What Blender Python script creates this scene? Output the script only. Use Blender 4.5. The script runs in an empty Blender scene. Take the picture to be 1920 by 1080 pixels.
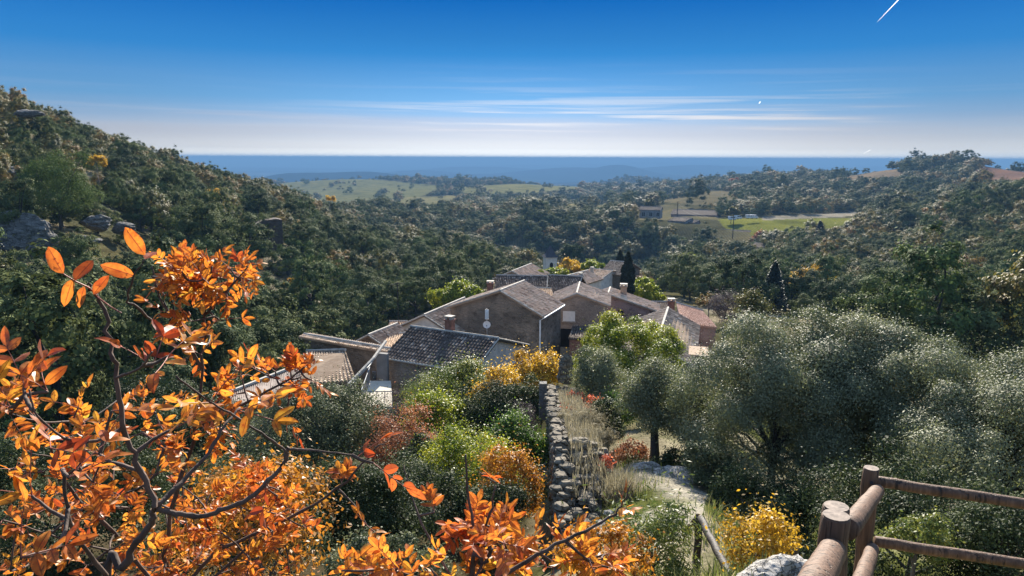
import bpy, math, random
import numpy as np
from mathutils import Vector, Matrix, Euler

PI = math.pi
R = math.radians
scene = bpy.context.scene
COL = scene.collection

# ------------------------------------------------------------------ camera
FOCAL = 1371.0 / 1920.0 * 36.0
cam_data = bpy.data.cameras.new("camera")
cam_data.lens = FOCAL
cam_data.sensor_width = 36.0
cam_data.clip_start = 0.05
cam_data.clip_end = 400000.0
cam = bpy.data.objects.new("camera", cam_data)
COL.objects.link(cam)
PITCH, ROLL = 10.06, 0.22
CAM_ROT = Matrix.Rotation(R(90 - PITCH), 3, 'X') @ Matrix.Rotation(R(ROLL), 3, 'Z')
cam.matrix_world = CAM_ROT.to_4x4()
scene.camera = cam

# ------------------------------------------------------------------ sun, sky, exposure
EXPO, SKY = 1.55, 0.15
SUN_EL, SUN_AZ = 29.0, 8.0            # degrees; azimuth measured from +Y towards +X
sun_data = bpy.data.lights.new("sun", 'SUN')
sun_data.energy = 5.0
sun_data.angle = R(0.53)
sun_data.color = (1.0, 0.92, 0.79)
sun = bpy.data.objects.new("sun", sun_data)
COL.objects.link(sun)
sd = Vector((math.sin(R(SUN_AZ)) * math.cos(R(SUN_EL)), math.cos(R(SUN_AZ)) * math.cos(R(SUN_EL)), math.sin(R(SUN_EL))))
sun.rotation_mode = 'QUATERNION'
sun.rotation_quaternion = sd.to_track_quat('Z', 'Y')
sun.location = (0, 0, 60)

world = bpy.data.worlds.new("World")
scene.world = world
world.use_nodes = True
scene.view_settings.view_transform = 'Standard'
scene.view_settings.look = 'None'
scene.view_settings.gamma = 1.0
scene.view_settings.exposure = EXPO


class NT:
    """small helper to write node trees"""
    def __init__(self, tree):
        self.t = tree
        tree.nodes.clear()

    def n(self, typ, ins=None, **props):
        nd = self.t.nodes.new(typ)
        for k, v in props.items():
            setattr(nd, k, v)
        for k, v in (ins or {}).items():
            s = nd.inputs[k]
            if hasattr(v, 'is_output') or isinstance(v, bpy.types.NodeSocket):
                self.t.links.new(v, s)
            else:
                s.default_value = v
        return nd

    def math(self, op, a, b=0.0, clamp=False):
        return self.n('ShaderNodeMath', {0: a, 1: b}, operation=op, use_clamp=clamp).outputs[0]

    def mix(self, fac, a, b, typ='MIX'):
        nd = self.n('ShaderNodeMix', data_type='RGBA', blend_type=typ)
        for idx, v in ((0, fac), (6, a), (7, b)):
            if isinstance(v, bpy.types.NodeSocket):
                self.t.links.new(v, nd.inputs[idx])
            else:
                if idx and len(v) == 3:
                    v = (*v, 1)
                nd.inputs[idx].default_value = v
        return nd.outputs[2]

    def ramp(self, fac, stops, interp='LINEAR'):
        nd = self.n('ShaderNodeValToRGB', {0: fac})
        cr = nd.color_ramp
        cr.interpolation = interp
        while len(cr.elements) < len(stops):
            cr.elements.new(0.5)
        for e, (p, c) in zip(cr.elements, stops):
            e.position = p
            e.color = (*c, 1) if not isinstance(c, (int, float)) else (c, c, c, 1)
        return nd.outputs[0]

    def noise(self, vec, scale, detail=3.0, rough=0.55, dist=0.0):
        ins = {'Scale': scale, 'Detail': detail, 'Roughness': rough, 'Distortion': dist}
        if vec is not None:
            ins['Vector'] = vec
        return self.n('ShaderNodeTexNoise', ins).outputs[0]

    def scale(self, vec, s):
        return self.n('ShaderNodeVectorMath', {0: vec, 1: s}, operation='MULTIPLY').outputs[0]


def build_world():
    t = NT(world.node_tree)
    sky = t.n('ShaderNodeTexSky', sky_type='NISHITA', sun_disc=False, sun_elevation=R(SUN_EL), sun_rotation=R(SUN_AZ),
              altitude=300.0, air_density=1.0, dust_density=0.25, ozone_density=3.0)
    tc = t.n('ShaderNodeTexCoord').outputs['Generated']
    sep = t.n('ShaderNodeSeparateXYZ', {0: tc})
    el = sep.outputs[2]
    e4 = t.math('MULTIPLY', el, 4.0)
    K = 1.0 / (SKY * 2 ** EXPO)
    kk = lambda c: tuple(v * K for v in c)
    # the lowest fifteen degrees: clear autumn blue paling to the horizon; above that the physical sky
    low = t.ramp(e4, [(0.0, kk((1.9, 1.8, 1.55))), (0.030, kk((1.10, 1.10, 1.06))), (0.10, kk((0.66, 0.74, 0.83))), (0.20, kk((0.33, 0.52, 0.77))),
                      (0.30, kk((0.17, 0.42, 0.75))), (0.53, kk((0.035, 0.255, 0.65))), (0.80, kk((0.004, 0.145, 0.53))), (1.0, kk((0.004, 0.115, 0.46)))])
    up = t.n('ShaderNodeMapRange', {0: el, 1: 0.24, 2: 0.42, 3: 0.0, 4: 1.0}, interpolation_type='SMOOTHSTEP').outputs[0]
    col = t.mix(up, low, t.mix(1.0, sky.outputs[0], (1.0, 0.90, 0.80), 'MULTIPLY'))
    # cirrus in long level sheets seen at grazing angles
    az = t.n('ShaderNodeMath', {0: sep.outputs[0], 1: sep.outputs[1]}, operation='ARCTAN2').outputs[0]
    lean = t.math('ADD', el, t.math('MULTIPLY', az, 0.010))
    cv = t.n('ShaderNodeCombineXYZ', {0: az, 1: lean, 2: 0.0}).outputs[0]
    n1 = t.noise(t.scale(cv, (1.3, 40.0, 1.0)), 1.0, 4.0, 0.5, 0.25)
    n2 = t.noise(t.scale(cv, (2.6, 105.0, 1.0)), 1.0, 4.0, 0.55, 0.3)
    band = t.ramp(e4, [(0.0, 0.55), (0.06, 0.72), (0.15, 0.62), (0.21, 0.36), (0.29, 0.05), (0.42, 0.0)])
    thin = t.ramp(e4, [(0.09, 0.0), (0.15, 0.6), (0.22, 1.0), (0.275, 0.55), (0.36, 0.12), (0.5, 0.0)])
    dens = t.math('ADD', t.math('MULTIPLY', t.math('SUBTRACT', n1, 0.5), 1.5), band)
    m1 = t.n('ShaderNodeMapRange', {0: dens, 1: 0.12, 2: 0.75, 3: 0.0, 4: 0.80}, interpolation_type='SMOOTHSTEP').outputs[0]
    keepl = t.n('ShaderNodeMapRange', {0: e4, 1: 0.30, 2: 0.46, 3: 1.0, 4: 0.0}, interpolation_type='SMOOTHSTEP').outputs[0]
    keepr = t.n('ShaderNodeMapRange', {0: az, 1: 0.38, 2: 0.62, 3: 1.0, 4: 0.45}, interpolation_type='SMOOTHSTEP').outputs[0]
    m1 = t.math('MULTIPLY', m1, t.math('MULTIPLY', keepl, keepr))
    m2 = t.n('ShaderNodeMapRange', {0: n2, 1: 0.47, 2: 0.66, 3: 0.0, 4: 0.85}, interpolation_type='SMOOTHSTEP').outputs[0]
    sunw = t.n('ShaderNodeMapRange', {0: t.math('ABSOLUTE', t.math('SUBTRACT', az, 0.15)), 1: 0.12, 2: 0.42, 3: 1.0, 4: 0.18}, interpolation_type='SMOOTHSTEP').outputs[0]
    m2 = t.math('MULTIPLY', t.math('MULTIPLY', m2, thin), sunw)
    cloud = t.ramp(e4, [(0.0, kk((1.9, 1.78, 1.5))), (0.05, kk((0.88, 0.86, 0.84))), (0.12, kk((0.60, 0.62, 0.69))), (0.22, kk((0.48, 0.54, 0.67))), (0.5, kk((0.36, 0.50, 0.74)))])
    glow = t.n('ShaderNodeMapRange', {0: t.math('ABSOLUTE', t.math('SUBTRACT', az, 0.02)), 1: 0.0, 2: 0.6, 3: 1.3, 4: 0.84}, interpolation_type='SMOOTHSTEP').outputs[0]
    col = t.mix(m1, col, cloud)
    col = t.mix(m2, col, kk((0.86, 0.82, 0.80)))
    lowg = t.n('ShaderNodeMapRange', {0: e4, 1: 0.25, 2: 0.6, 3: 1.0, 4: 0.0}).outputs[0]
    gl = t.mix(lowg, (1, 1, 1), t.n('ShaderNodeCombineColor', {0: glow, 1: glow, 2: glow}).outputs[0])
    col = t.mix(1.0, col, gl, 'MULTIPLY')
    bg = t.n('ShaderNodeBackground', {'Color': col, 'Strength': SKY})
    out = t.n('ShaderNodeOutputWorld', {'Surface': bg.outputs[0]})
    world.cycles.sampling_method = 'MANUAL'
    world.cycles.sample_map_resolution = 512


build_world()
scene.cycles.use_denoising = True
scene.cycles.max_bounces = 7
scene.cycles.transmission_bounces = 4
scene.cycles.transparent_max_bounces = 4
scene.cycles.sample_clamp_indirect = 6.0

# ------------------------------------------------------------------ pixels of the photograph to rays and back
FPX = 1371.0
MR = np.array(CAM_ROT)


def ray(X, Y):
    v = np.array([(X - 960.0) / FPX, (540.0 - Y) / FPX, -1.0])
    return MR @ v


def P(X, Y, d):
    w = ray(X, Y)
    return Vector(tuple(w * (d / w[1])))


def proj(x, y, z):
    p = np.stack([x, y, z], -1) @ MR
    w = -p[..., 2]
    w = np.where(np.abs(w) < 1e-6, 1e-6, w)
    return 960 + FPX * p[..., 0] / w, 540 - FPX * p[..., 1] / w, w


def inpoly(px, py, poly):
    res = np.zeros(px.shape, bool)
    n = len(poly)
    for i in range(n):
        x0, y0 = poly[i]
        x1, y1 = poly[(i + 1) % n]
        c = ((y0 > py) != (y1 > py)) & (px < (x1 - x0) * (py - y0) / ((y1 - y0) + 1e-12) + x0)
        res ^= c
    return res


# ------------------------------------------------------------------ terrain height: smooth surface through surveyed points
def hash2(ix, iy, seed):
    h = np.sin(ix * 127.1 + iy * 311.7 + seed * 74.7) * 43758.5453
    return h - np.floor(h)


def vnoise(x, y, seed=0):
    ix, iy = np.floor(x), np.floor(y)
    fx, fy = x - ix, y - iy
    fx, fy = fx * fx * (3 - 2 * fx), fy * fy * (3 - 2 * fy)
    a, b = hash2(ix, iy, seed), hash2(ix + 1, iy, seed)
    c, d = hash2(ix, iy + 1, seed), hash2(ix + 1, iy + 1, seed)
    return a + (b - a) * fx + (c - a) * fy + (a - b - c + d) * fx * fy


def fbm(x, y, seed=0, oct=4):
    s, a, tot = 0.0, 1.0, 0.0
    for k in range(oct):
        s = s + a * vnoise(x * 2 ** k, y * 2 ** k, seed + k * 7)
        tot += a
        a *= 0.5
    return s / tot


# (photo x, photo y, distance, height of the canopy there)
SURVEY = [
    # near ground, path and fence foot
    (1230, 940, 13.0, 0), (1200, 870, 16.0, 0), (1228, 885, 17.0, 0), (1310, 1090, 9.0, 0), (1460, 1075, 7.5, 0.1),
    (1465, 1085, 5.2, 0.1), (1330, 960, 12.0, 0.0), (1700, 980, 9.0, 1.6), (1900, 950, 9.0, 1.6),
    (1060, 970, 14.5, 0.6), (1020, 800, 24.0, 1.6), (1150, 760, 25.0, 0.8), (1250, 720, 28.0, 1.0), (1500, 760, 20.0, 3.2), (1850, 780, 18.0, 3.2),
    # gully on the left
    (760, 900, 13.0, 2.0), (560, 780, 24.0, 3.2), (650, 960, 11.0, 1.8), (480, 980, 9.0, 1.7), (860, 740, 34.0, 3.0), (960, 740, 33.0, 2.4),
    (200, 900, 14.0, 2.0), (60, 760, 26.0, 3.0), (250, 720, 38.0, 3.0),
    # village ground
    (500, 740, 40.0, 2.6), (700, 765, 42.0, 2.2), (760, 740, 48.0, 0.8), (930, 650, 61.0, 1.2), (1090, 640, 66.0, 1.2), (1240, 640, 52.0, 2.6),
    (980, 535, 90.0, 4.0), (1200, 560, 78.0, 4.0), (1330, 600, 62.0, 3.0), (1145, 512, 128.0, 5.0), (965, 515, 106.0, 4.5), (1031, 505, 190.0, 5.0),
    (1100, 500, 155.0, 5.0), (800, 605, 66.0, 3.0), (700, 640, 58.0, 3.0), (590, 640, 60.0, 3.5), (1420, 590, 60.0, 2.0),
    # left hillside
    (50, 650, 55.0, 4.0), (300, 600, 72.0, 4.0), (600, 590, 92.0, 4.0), (650, 520, 130.0, 4.0), (800, 480, 210.0, 4.5), (900, 470, 262.0, 4.5),
    (100, 300, 135.0, 5.0), (0, 150, 170.0, 7.8), (0, 350, 100.0, 3.5), (200, 400, 102.0, 3.5), (250, 272, 215.0, 6.0), (170, 232, 200.0, 6.0), (50, 169, 175.0, 7.6),
    (330, 295, 235.0, 6.5), (420, 330, 255.0, 6.5), (500, 335, 280.0, 6.5), (700, 412, 312.0, 6.5), (850, 452, 330.0, 6.5), (980, 492, 292.0, 6.5), (503, 455, 140.0, 0.5), (420, 400, 170.0, 4.0),
    (350, 480, 110.0, 4.0), (150, 520, 72.0, 4.0), (600, 400, 225.0, 6.5), (750, 440, 265.0, 6.5), (300, 350, 165.0, 4.0),
    # valley and opposite wood
    (1000, 482, 362.0, 6.0), (1000, 440, 394.0, 6.0), (1000, 403, 432.0, 6.0), (900, 372, 800.0, 6.0), (1110, 475, 362.0, 6.0), (1160, 425, 402.0, 6.0), (800, 390, 640.0, 6.0), (870, 425, 425.0, 6.0), (1000, 392, 600.0, 8.0), (1100, 392, 600.0, 8.0), (900, 395, 600.0, 6.0), (1250, 384, 610.0, 4.0), (1000, 378, 850.0, 7.0), (1110, 376, 850.0, 7.0), (900, 380, 850.0, 6.0), (1250, 368, 860.0, 5.0), (1050, 362, 1250.0, 5.0), (1200, 358, 1300.0, 6.0), (1230, 465, 340.0, 6.0), (1230, 420, 400.0, 5.0),
    (700, 378, 900.0, 5.0), (880, 354, 1300.0, 1.0), (650, 350, 1500.0, 1.0), (560, 338, 1900.0, 0), (780, 338, 2100.0, 0), (1000, 350, 1350.0, 0), (1060, 380, 700.0, 0),
    (1200, 350, 1300.0, 5.0), (1350, 340, 1150.0, 5.0), (1500, 331, 1000.0, 5.0), (1620, 322, 900.0, 5.0), (1760, 305, 800.0, 8.0), (1890, 326, 760.0, 0),
    (1300, 402, 450.0, 3.0), (1370, 440, 375.0, 3.0), (1450, 422, 410.0, 0), (1590, 412, 440.0, 0), (1290, 372, 640.0, 1.0), (1450, 375, 620.0, 5.0), (1600, 375, 580.0, 5.0), (1750, 360, 560.0, 5.0),
    # right hillside
    (1910, 352, 380.0, 4.5), (1910, 590, 85.0, 4.5), (1650, 500, 200.0, 4.5), (1700, 560, 125.0, 4.5), (1500, 470, 265.0, 4.5), (1600, 442, 330.0, 4.5), (1800, 400, 300.0, 4.5), (1400, 540, 112.0, 4.0),
    (1800, 480, 190.0, 4.5), (1550, 560, 95.0, 4.0), (1910, 450, 210.0, 4.5), (1740, 390, 400.0, 4.5), (1300, 520, 160.0, 4.5), (1400, 470, 290.0, 5.0),
]
_w = [(0, 0.45, -1.7), (-0.45, 0.4, -1.75), (0.45, 0.4, -1.7), (0, 1.0, -1.85), (-1.0, 1.2, -2.05), (-0.7, 0.7, -1.9), (0.9, 0.9, -1.85), (1.0, 2.2, -2.2), (1.62, 3.4, -2.65), (3.1, 5.8, -3.62), (0, 2.5, -2.65), (-1.5, 2.5, -2.8), (-3.0, 4.0, -3.9),
      (0, 4.5, -3.7), (4.5, 4.5, -3.2), (1.4, 5.0, -3.35), (0.6, 7.0, -4.9), (-3, 7.0, -5.3), (-1, 10, -7.2)]
for (X, Y, d) in [(40, 0, 420), (260, 0, 480), (500, 0, 520)]:
    q = P(X, 400, d)
    _w.append((q.x, q.y, -34.0))
for X in (930, 1020, 1110):
    q = P(X, 400, 338)
    _w.append((q.x, q.y, -64.0))
for X in (0, 200, 420):
    q = P(X, 400, 1100)
    _w.append((q.x, q.y, -80.0))
for X in (1700, 1900):
    q = P(X, 400, 1500)
    _w.append((q.x, q.y, -62.0))
for X in (0, 480, 960, 1440, 1900):
    for d, z in ((3000, -140), (5000, -176), (9000, -198), (20000, -208), (45000, -215)):
        q = P(X, 400, d)
        _w.append((q.x, q.y, z))
pts = [(x, y, z) for (x, y, z) in _w]
for (X, Y, d, h) in SURVEY:
    q = P(X, Y, d)
    pts.append((q.x, q.y, q.z - h))
pts = np.array(pts)
AK = 3.2


def _tpsk(r2):
    return r2 * np.log(r2 + 1e-9)


_pr = np.hypot(pts[:, 0], pts[:, 1])
_pp = np.stack([np.arctan2(pts[:, 0], pts[:, 1]) * AK, np.log(_pr)], 1)
_ps = pts[:, 2] / _pr
_n = len(pts)
_K = _tpsk(((_pp[:, None] - _pp[None]) ** 2).sum(-1)) + np.eye(_n) * 0.02
_A = np.zeros((_n + 3, _n + 3))
_A[:_n, :_n] = _K
_A[:_n, _n] = 1
_A[:_n, _n + 1:] = _pp
_A[_n, :_n] = 1
_A[_n + 1:, :_n] = _pp.T
_sol = np.linalg.solve(_A, np.concatenate([_ps, [0, 0, 0]]))

BUMPS = []
for (X, d, h, sx, sy) in [(540, 4500, 76, 260, 300), (680, 4700, 92, 330, 320), (800, 4600, 38, 260, 250), (1170, 2700, 44, 120, 200), (1260, 2650, 24, 130, 200),
                          (1160, 7200, 105, 330, 500), (1060, 8000, 80, 600, 500), (780, 8200, 70, 500, 400), (900, 6200, 50, 400, 300), (1250, 8600, 60, 700, 400), (1590, 5200, 74, 190, 400), (1500, 5400, 30, 240, 400),
                          (1320, 9500, 85, 1000, 600), (900, 10500, 85, 1100, 600), (1450, 11500, 90, 900, 600), (1700, 13000, 80, 1900, 900), (1430, 22000, 170, 2500, 1500), (1250, 17000, 110, 1800, 900),
                          (1000, 16000, 50, 2200, 900), (300, 14000, 30, 2500, 900), (1880, 9000, 60, 900, 700), (1765, 800, 11, 62, 70), (1000, 338, -11, 95, 30), (960, 428, 4, 100, 26), (1200, 398, 5, 50, 20), (800, 560, 3, 90, 40), (1110, 12500, 70, 900, 500), (560, 9500, 50, 900, 500), (1700, 7600, 62, 500, 400), (1400, 6500, 46, 500, 300), (850, 7000, 46, 500, 350), (740, 3000, 22, 260, 160), (1500, 16500, 40, 1500, 900)]:
    q = P(X, 300, d)
    BUMPS.append((q.x, q.y, h, sx, sy))


def zfun(x, y):
    x, y = np.asarray(x, float), np.asarray(y, float)
    shp = x.shape
    x, y = x.ravel(), y.ravel()
    r = np.maximum(np.hypot(x, y), 0.35)
    ph = np.clip(np.arctan2(x, y), -0.95, 0.95) * AK
    lr = np.log(r)
    s = np.zeros_like(r)
    for k in range(0, len(r), 20000):
        sl = slice(k, k + 20000)
        d2 = (ph[sl, None] - _pp[None, :, 0]) ** 2 + (lr[sl, None] - _pp[None, :, 1]) ** 2
        s[sl] = _tpsk(d2) @ _sol[:_n] + _sol[_n] + ph[sl] * _sol[_n + 1] + lr[sl] * _sol[_n + 2]
    z = s * r
    zf_ = np.interp(np.log(r), np.log([2000, 3000, 5000, 9000, 20000, 45000, 60000]), [-100, -140, -176, -198, -208, -225, -300])
    k_ = np.clip((r - 2300) / 1400, 0, 1)
    k_ = k_ * k_ * (3 - 2 * k_)
    z = z * (1 - k_) + zf_ * k_
    for (bx, by, h, sx, sy) in BUMPS:  # single hills
        z = z + h * np.exp(-((x - bx) / sx) ** 2 - ((y - by) / sy) ** 2)
    amp = np.interp(r, [2, 10, 40, 120, 600, 3000, 9000, 40000], [0.02, 0.16, 0.5, 2.2, 7.0, 22, 120, 110])
    wl = np.interp(r, [2, 10, 40, 120, 600, 3000, 9000, 40000], [1.0, 2.2, 6.0, 22, 90, 600, 2600, 7000])
    wl = 2 ** np.round(np.log2(wl))
    z = z + amp * (fbm(x / wl, y / wl, 3, 3) - 0.5)
    return z.reshape(shp)


def ground(x, y):
    return float(zfun(np.array([x]), np.array([y]))[0])


# ------------------------------------------------------------------ object helpers
def tag(o, label=None, cat=None, group=None, kind=None):
    if label:
        o["label"] = label
    if cat:
        o["category"] = cat
    if group:
        o["group"] = group
    if kind:
        o["kind"] = kind
    return o


def thing(name, label, cat, loc=(0, 0, 0), rz=0.0, group=None):
    o = bpy.data.objects.new(name, None)
    o.empty_display_size = 0.2
    COL.objects.link(o)
    o.location = loc
    o.rotation_euler = (0, 0, rz)
    return tag(o, label, cat, group)


def link(name, me, parent=None):
    o = bpy.data.objects.new(name, me)
    COL.objects.link(o)
    if parent is not None:
        o.parent = parent
    return o


def quads_mesh(name, V, F, mat=None, attrs=None, smooth=False, uv=None):
    """V (n,3), F (m,4) numpy"""
    me = bpy.data.meshes.new(name)
    V = np.ascontiguousarray(V, dtype=np.float32)
    F = np.ascontiguousarray(F, dtype=np.int32)
    k = F.shape[1]
    me.vertices.add(len(V))
    me.vertices.foreach_set('co', V.ravel())
    me.loops.add(F.size)
    me.loops.foreach_set('vertex_index', F.ravel())
    me.polygons.add(len(F))
    me.polygons.foreach_set('loop_start', np.arange(0, F.size, k, dtype=np.int32))
    if smooth:
        me.polygons.foreach_set('use_smooth', np.ones(len(F), bool))
    for an, av in (attrs or {}).items():
        av = np.asarray(av, np.float32)
        if av.ndim == 1:
            a = me.attributes.new(an, 'FLOAT', 'POINT')
            a.data.foreach_set('value', av)
        elif av.shape[1] == 4:
            a = me.attributes.new(an, 'FLOAT_COLOR', 'POINT')
            a.data.foreach_set('color', av.ravel())
        else:
            a = me.attributes.new(an, 'FLOAT_VECTOR', 'POINT')
            a.data.foreach_set('vector', av.ravel())
    me.update(calc_edges=True)
    me.validate()
    if mat:
        me.materials.append(mat)
    return me


class MB:
    """collects faces, then links ONE mesh object"""
    def __init__(self):
        self.v, self.f, self.t = [], [], []

    def add(self, verts, faces, tint=0.5):
        o = len(self.v)
        self.v += [tuple(p) for p in verts]
        self.f += [tuple(i + o for i in f) for f in faces]
        self.t += [tint] * len(verts)
        return self

    def box(self, x0, x1, y0, y1, z0, z1, tint=0.5):
        v = [(x, y, z) for z in (z0, z1) for y in (y0, y1) for x in (x0, x1)]
        return self.add(v, [(0, 2, 3, 1), (4, 5, 7, 6), (0, 1, 5, 4), (2, 6, 7, 3), (0, 4, 6, 2), (1, 3, 7, 5)], tint)

    def obox(self, M, sx, sy, sz, tint=0.5):
        v = [M @ Vector((x * sx, y * sy, z * sz)) for z in (-.5, .5) for y in (-.5, .5) for x in (-.5, .5)]
        return self.add(v, [(0, 2, 3, 1), (4, 5, 7, 6), (0, 1, 5, 4), (2, 6, 7, 3), (0, 4, 6, 2), (1, 3, 7, 5)], tint)

    def prism(self, base, ext, tint=0.5):
        """closed polygon (list of 3d points) extruded by vector"""
        n = len(base)
        ext = Vector(ext)
        v = [Vector(p) for p in base] + [Vector(p) + ext for p in base]
        f = [tuple(range(n))[::-1], tuple(range(n, 2 * n))]
        f += [(i, (i + 1) % n, n + (i + 1) % n, n + i) for i in range(n)]
        return self.add(v, f, tint)

    def tube(self, pts, radii, n=6, cap=True, tint=0.5):
        pts = [Vector(p) for p in pts]
        if isinstance(radii, (int, float)):
            radii = [radii] * len(pts)
        o = len(self.v)
        ref = Vector((0.31, 0.17, 0.93))
        for i, p in enumerate(pts):
            d = (pts[min(i + 1, len(pts) - 1)] - pts[max(i - 1, 0)])
            if d.length < 1e-9:
                d = Vector((0, 0, 1))
            d.normalize()
            if abs(d.dot(ref)) > 0.97:
                a = d.cross(Vector((1, 0, 0))).normalized()
            else:
                a = d.cross(ref).normalized()
            b = d.cross(a)
            for k in range(n):
                an = 2 * PI * k / n
                self.v.append(tuple(p + (a * math.cos(an) + b * math.sin(an)) * radii[i]))
                self.t.append(tint)
        for i in range(len(pts) - 1):
            for k in range(n):
                k2 = (k + 1) % n
                self.f.append((o + i * n + k, o + i * n + k2, o + (i + 1) * n + k2, o + (i + 1) * n + k))
        if cap:
            self.f.append(tuple(o + k for k in range(n))[::-1])
            self.f.append(tuple(o + (len(pts) - 1) * n + k for k in range(n)))
        return self

    def mesh(self, name, mat=None, smooth=False):
        me = bpy.data.meshes.new(name)
        me.from_pydata(self.v, [], self.f)
        a = me.attributes.new('tint', 'FLOAT', 'POINT')
        a.data.foreach_set('value', np.array(self.t, np.float32))
        if smooth:
            me.polygons.foreach_set('use_smooth', [True] * len(me.polygons))
        if mat:
            me.materials.append(mat)
        me.update()
        return me

    def build(self, name, mat=None, parent=None, smooth=False):
        return link(name, self.mesh(name, mat, smooth), parent)


# ------------------------------------------------------------------ materials
def new_mat(name):
    m = bpy.data.materials.new(name)
    m.use_nodes = True
    return m, NT(m.node_tree)


def leaf_mat(name, stops, rough=0.5, transl=0.35, spec=0.4, tcol=None, vary=0.25, back=None, spots=False, species=False):
    """stops: colour ramp along the per-leaf 'tint' attribute"""
    m, t = new_mat(name)
    tint = t.n('ShaderNodeAttribute', attribute_name='tint').outputs['Fac']
    rnd = t.n('ShaderNodeObjectInfo').outputs['Random']
    f = t.math('ADD', tint, t.math('MULTIPLY', t.math('SUBTRACT', rnd, 0.5), vary), clamp=True)
    col = t.ramp(f, stops)
    if species:      # trees of different kinds stand mixed: one tone per tree
        r2 = t.n('ShaderNodeMath', {0: t.math('MULTIPLY', rnd, 7.31)}, operation='FRACT').outputs[0]
        tone = t.ramp(r2, [(0.0, (0.62, 0.72, 0.80)), (0.25, (0.85, 0.92, 0.85)), (0.5, (1.1, 1.1, 0.95)), (0.72, (1.12, 1.18, 0.9)), (0.86, (1.12, 1.15, 1.12)), (1.0, (0.95, 1.18, 0.75))])
        col = t.mix(1.0, col, tone, 'MULTIPLY')
    geo = t.n('ShaderNodeNewGeometry')
    if spots:
        tc = t.n('ShaderNodeTexCoord').outputs['Object']
        nz = t.noise(tc, 150.0, 2.0, 0.5)
        k = t.n('ShaderNodeMapRange', {0: nz, 1: 0.57, 2: 0.63, 3: 0.0, 4: 0.9}).outputs[0]
        big = t.n('ShaderNodeMapRange', {0: t.noise(tc, 28.0, 2.0), 1: 0.42, 2: 0.60, 3: 0.15, 4: 1.0}).outputs[0]
        col = t.mix(t.math('MULTIPLY', k, big), col, (0.10, 0.022, 0.008))
        blot = t.n('ShaderNodeMapRange', {0: t.noise(tc, 45.0, 3.0), 1: 0.48, 2: 0.66, 3: 0.0, 4: 0.7}).outputs[0]
        col = t.mix(blot, col, (0.42, 0.06, 0.012))
        edg = t.n('ShaderNodeAttribute', attribute_name='edge').outputs['Fac']
        edg = t.math('MULTIPLY', t.math('POWER', edg, 3.0), t.n('ShaderNodeMapRange', {0: t.noise(tc, 35.0, 3.0), 1: 0.42, 2: 0.6, 3: 0.0, 4: 0.85}).outputs[0])
        col = t.mix(edg, col, (0.13, 0.035, 0.012))
        uvl = t.n('ShaderNodeAttribute', attribute_name='rib').outputs['Fac']
        col = t.mix(t.math('MULTIPLY', uvl, 0.7), col, (0.16, 0.035, 0.015))
    front = col
    if back:
        front = t.mix(t.math('MULTIPLY', geo.outputs['Backfacing'], 0.75), col, back)
    pb = t.n('ShaderNodeBsdfPrincipled', {'Base Color': front, 'Roughness': rough, 'Specular IOR Level': spec})
    tr = t.n('ShaderNodeBsdfTranslucent', {'Color': t.mix(0.5, col, tcol, 'MIX') if tcol else col})
    mx = t.n('ShaderNodeMixShader', {0: transl, 1: pb.outputs[0], 2: tr.outputs[0]})
    t.n('ShaderNodeOutputMaterial', {'Surface': mx.outputs[0]})
    return m


def bark_mat(name, a, b):
    m, t = new_mat(name)
    tc = t.n('ShaderNodeTexCoord').outputs['Object']
    n = t.noise(t.scale(tc, (9, 9, 2.5)), 2.0, 4.0)
    col = t.ramp(n, [(0.3, a), (0.7, b)])
    bp = t.n('ShaderNodeBump', {'Height': n, 'Strength': 0.6, 'Distance': 0.02})
    pb = t.n('ShaderNodeBsdfPrincipled', {'Base Color': col, 'Roughness': 0.85, 'Normal': bp.outputs[0]})
    t.n('ShaderNodeOutputMaterial', {'Surface': pb.outputs[0]})
    return m


def plain_mat(name, col, rough=0.7, dirt=0.25, scale=3.0, metal=0.0, spec=0.15):
    m, t = new_mat(name)
    tc = t.n('ShaderNodeTexCoord').outputs['Object']
    n = t.noise(tc, scale, 5.0, 0.6)
    dark = tuple(c * (1 - dirt * 1.6) for c in col)
    c = t.ramp(n, [(0.3, dark), (0.62, col)])
    bp = t.n('ShaderNodeBump', {'Height': n, 'Strength': 0.25, 'Distance': 0.02})
    pb = t.n('ShaderNodeBsdfPrincipled', {'Base Color': c, 'Roughness': rough, 'Metallic': metal, 'Specular IOR Level': spec, 'Normal': bp.outputs[0]})
    t.n('ShaderNodeOutputMaterial', {'Surface': pb.outputs[0]})
    return m


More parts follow.
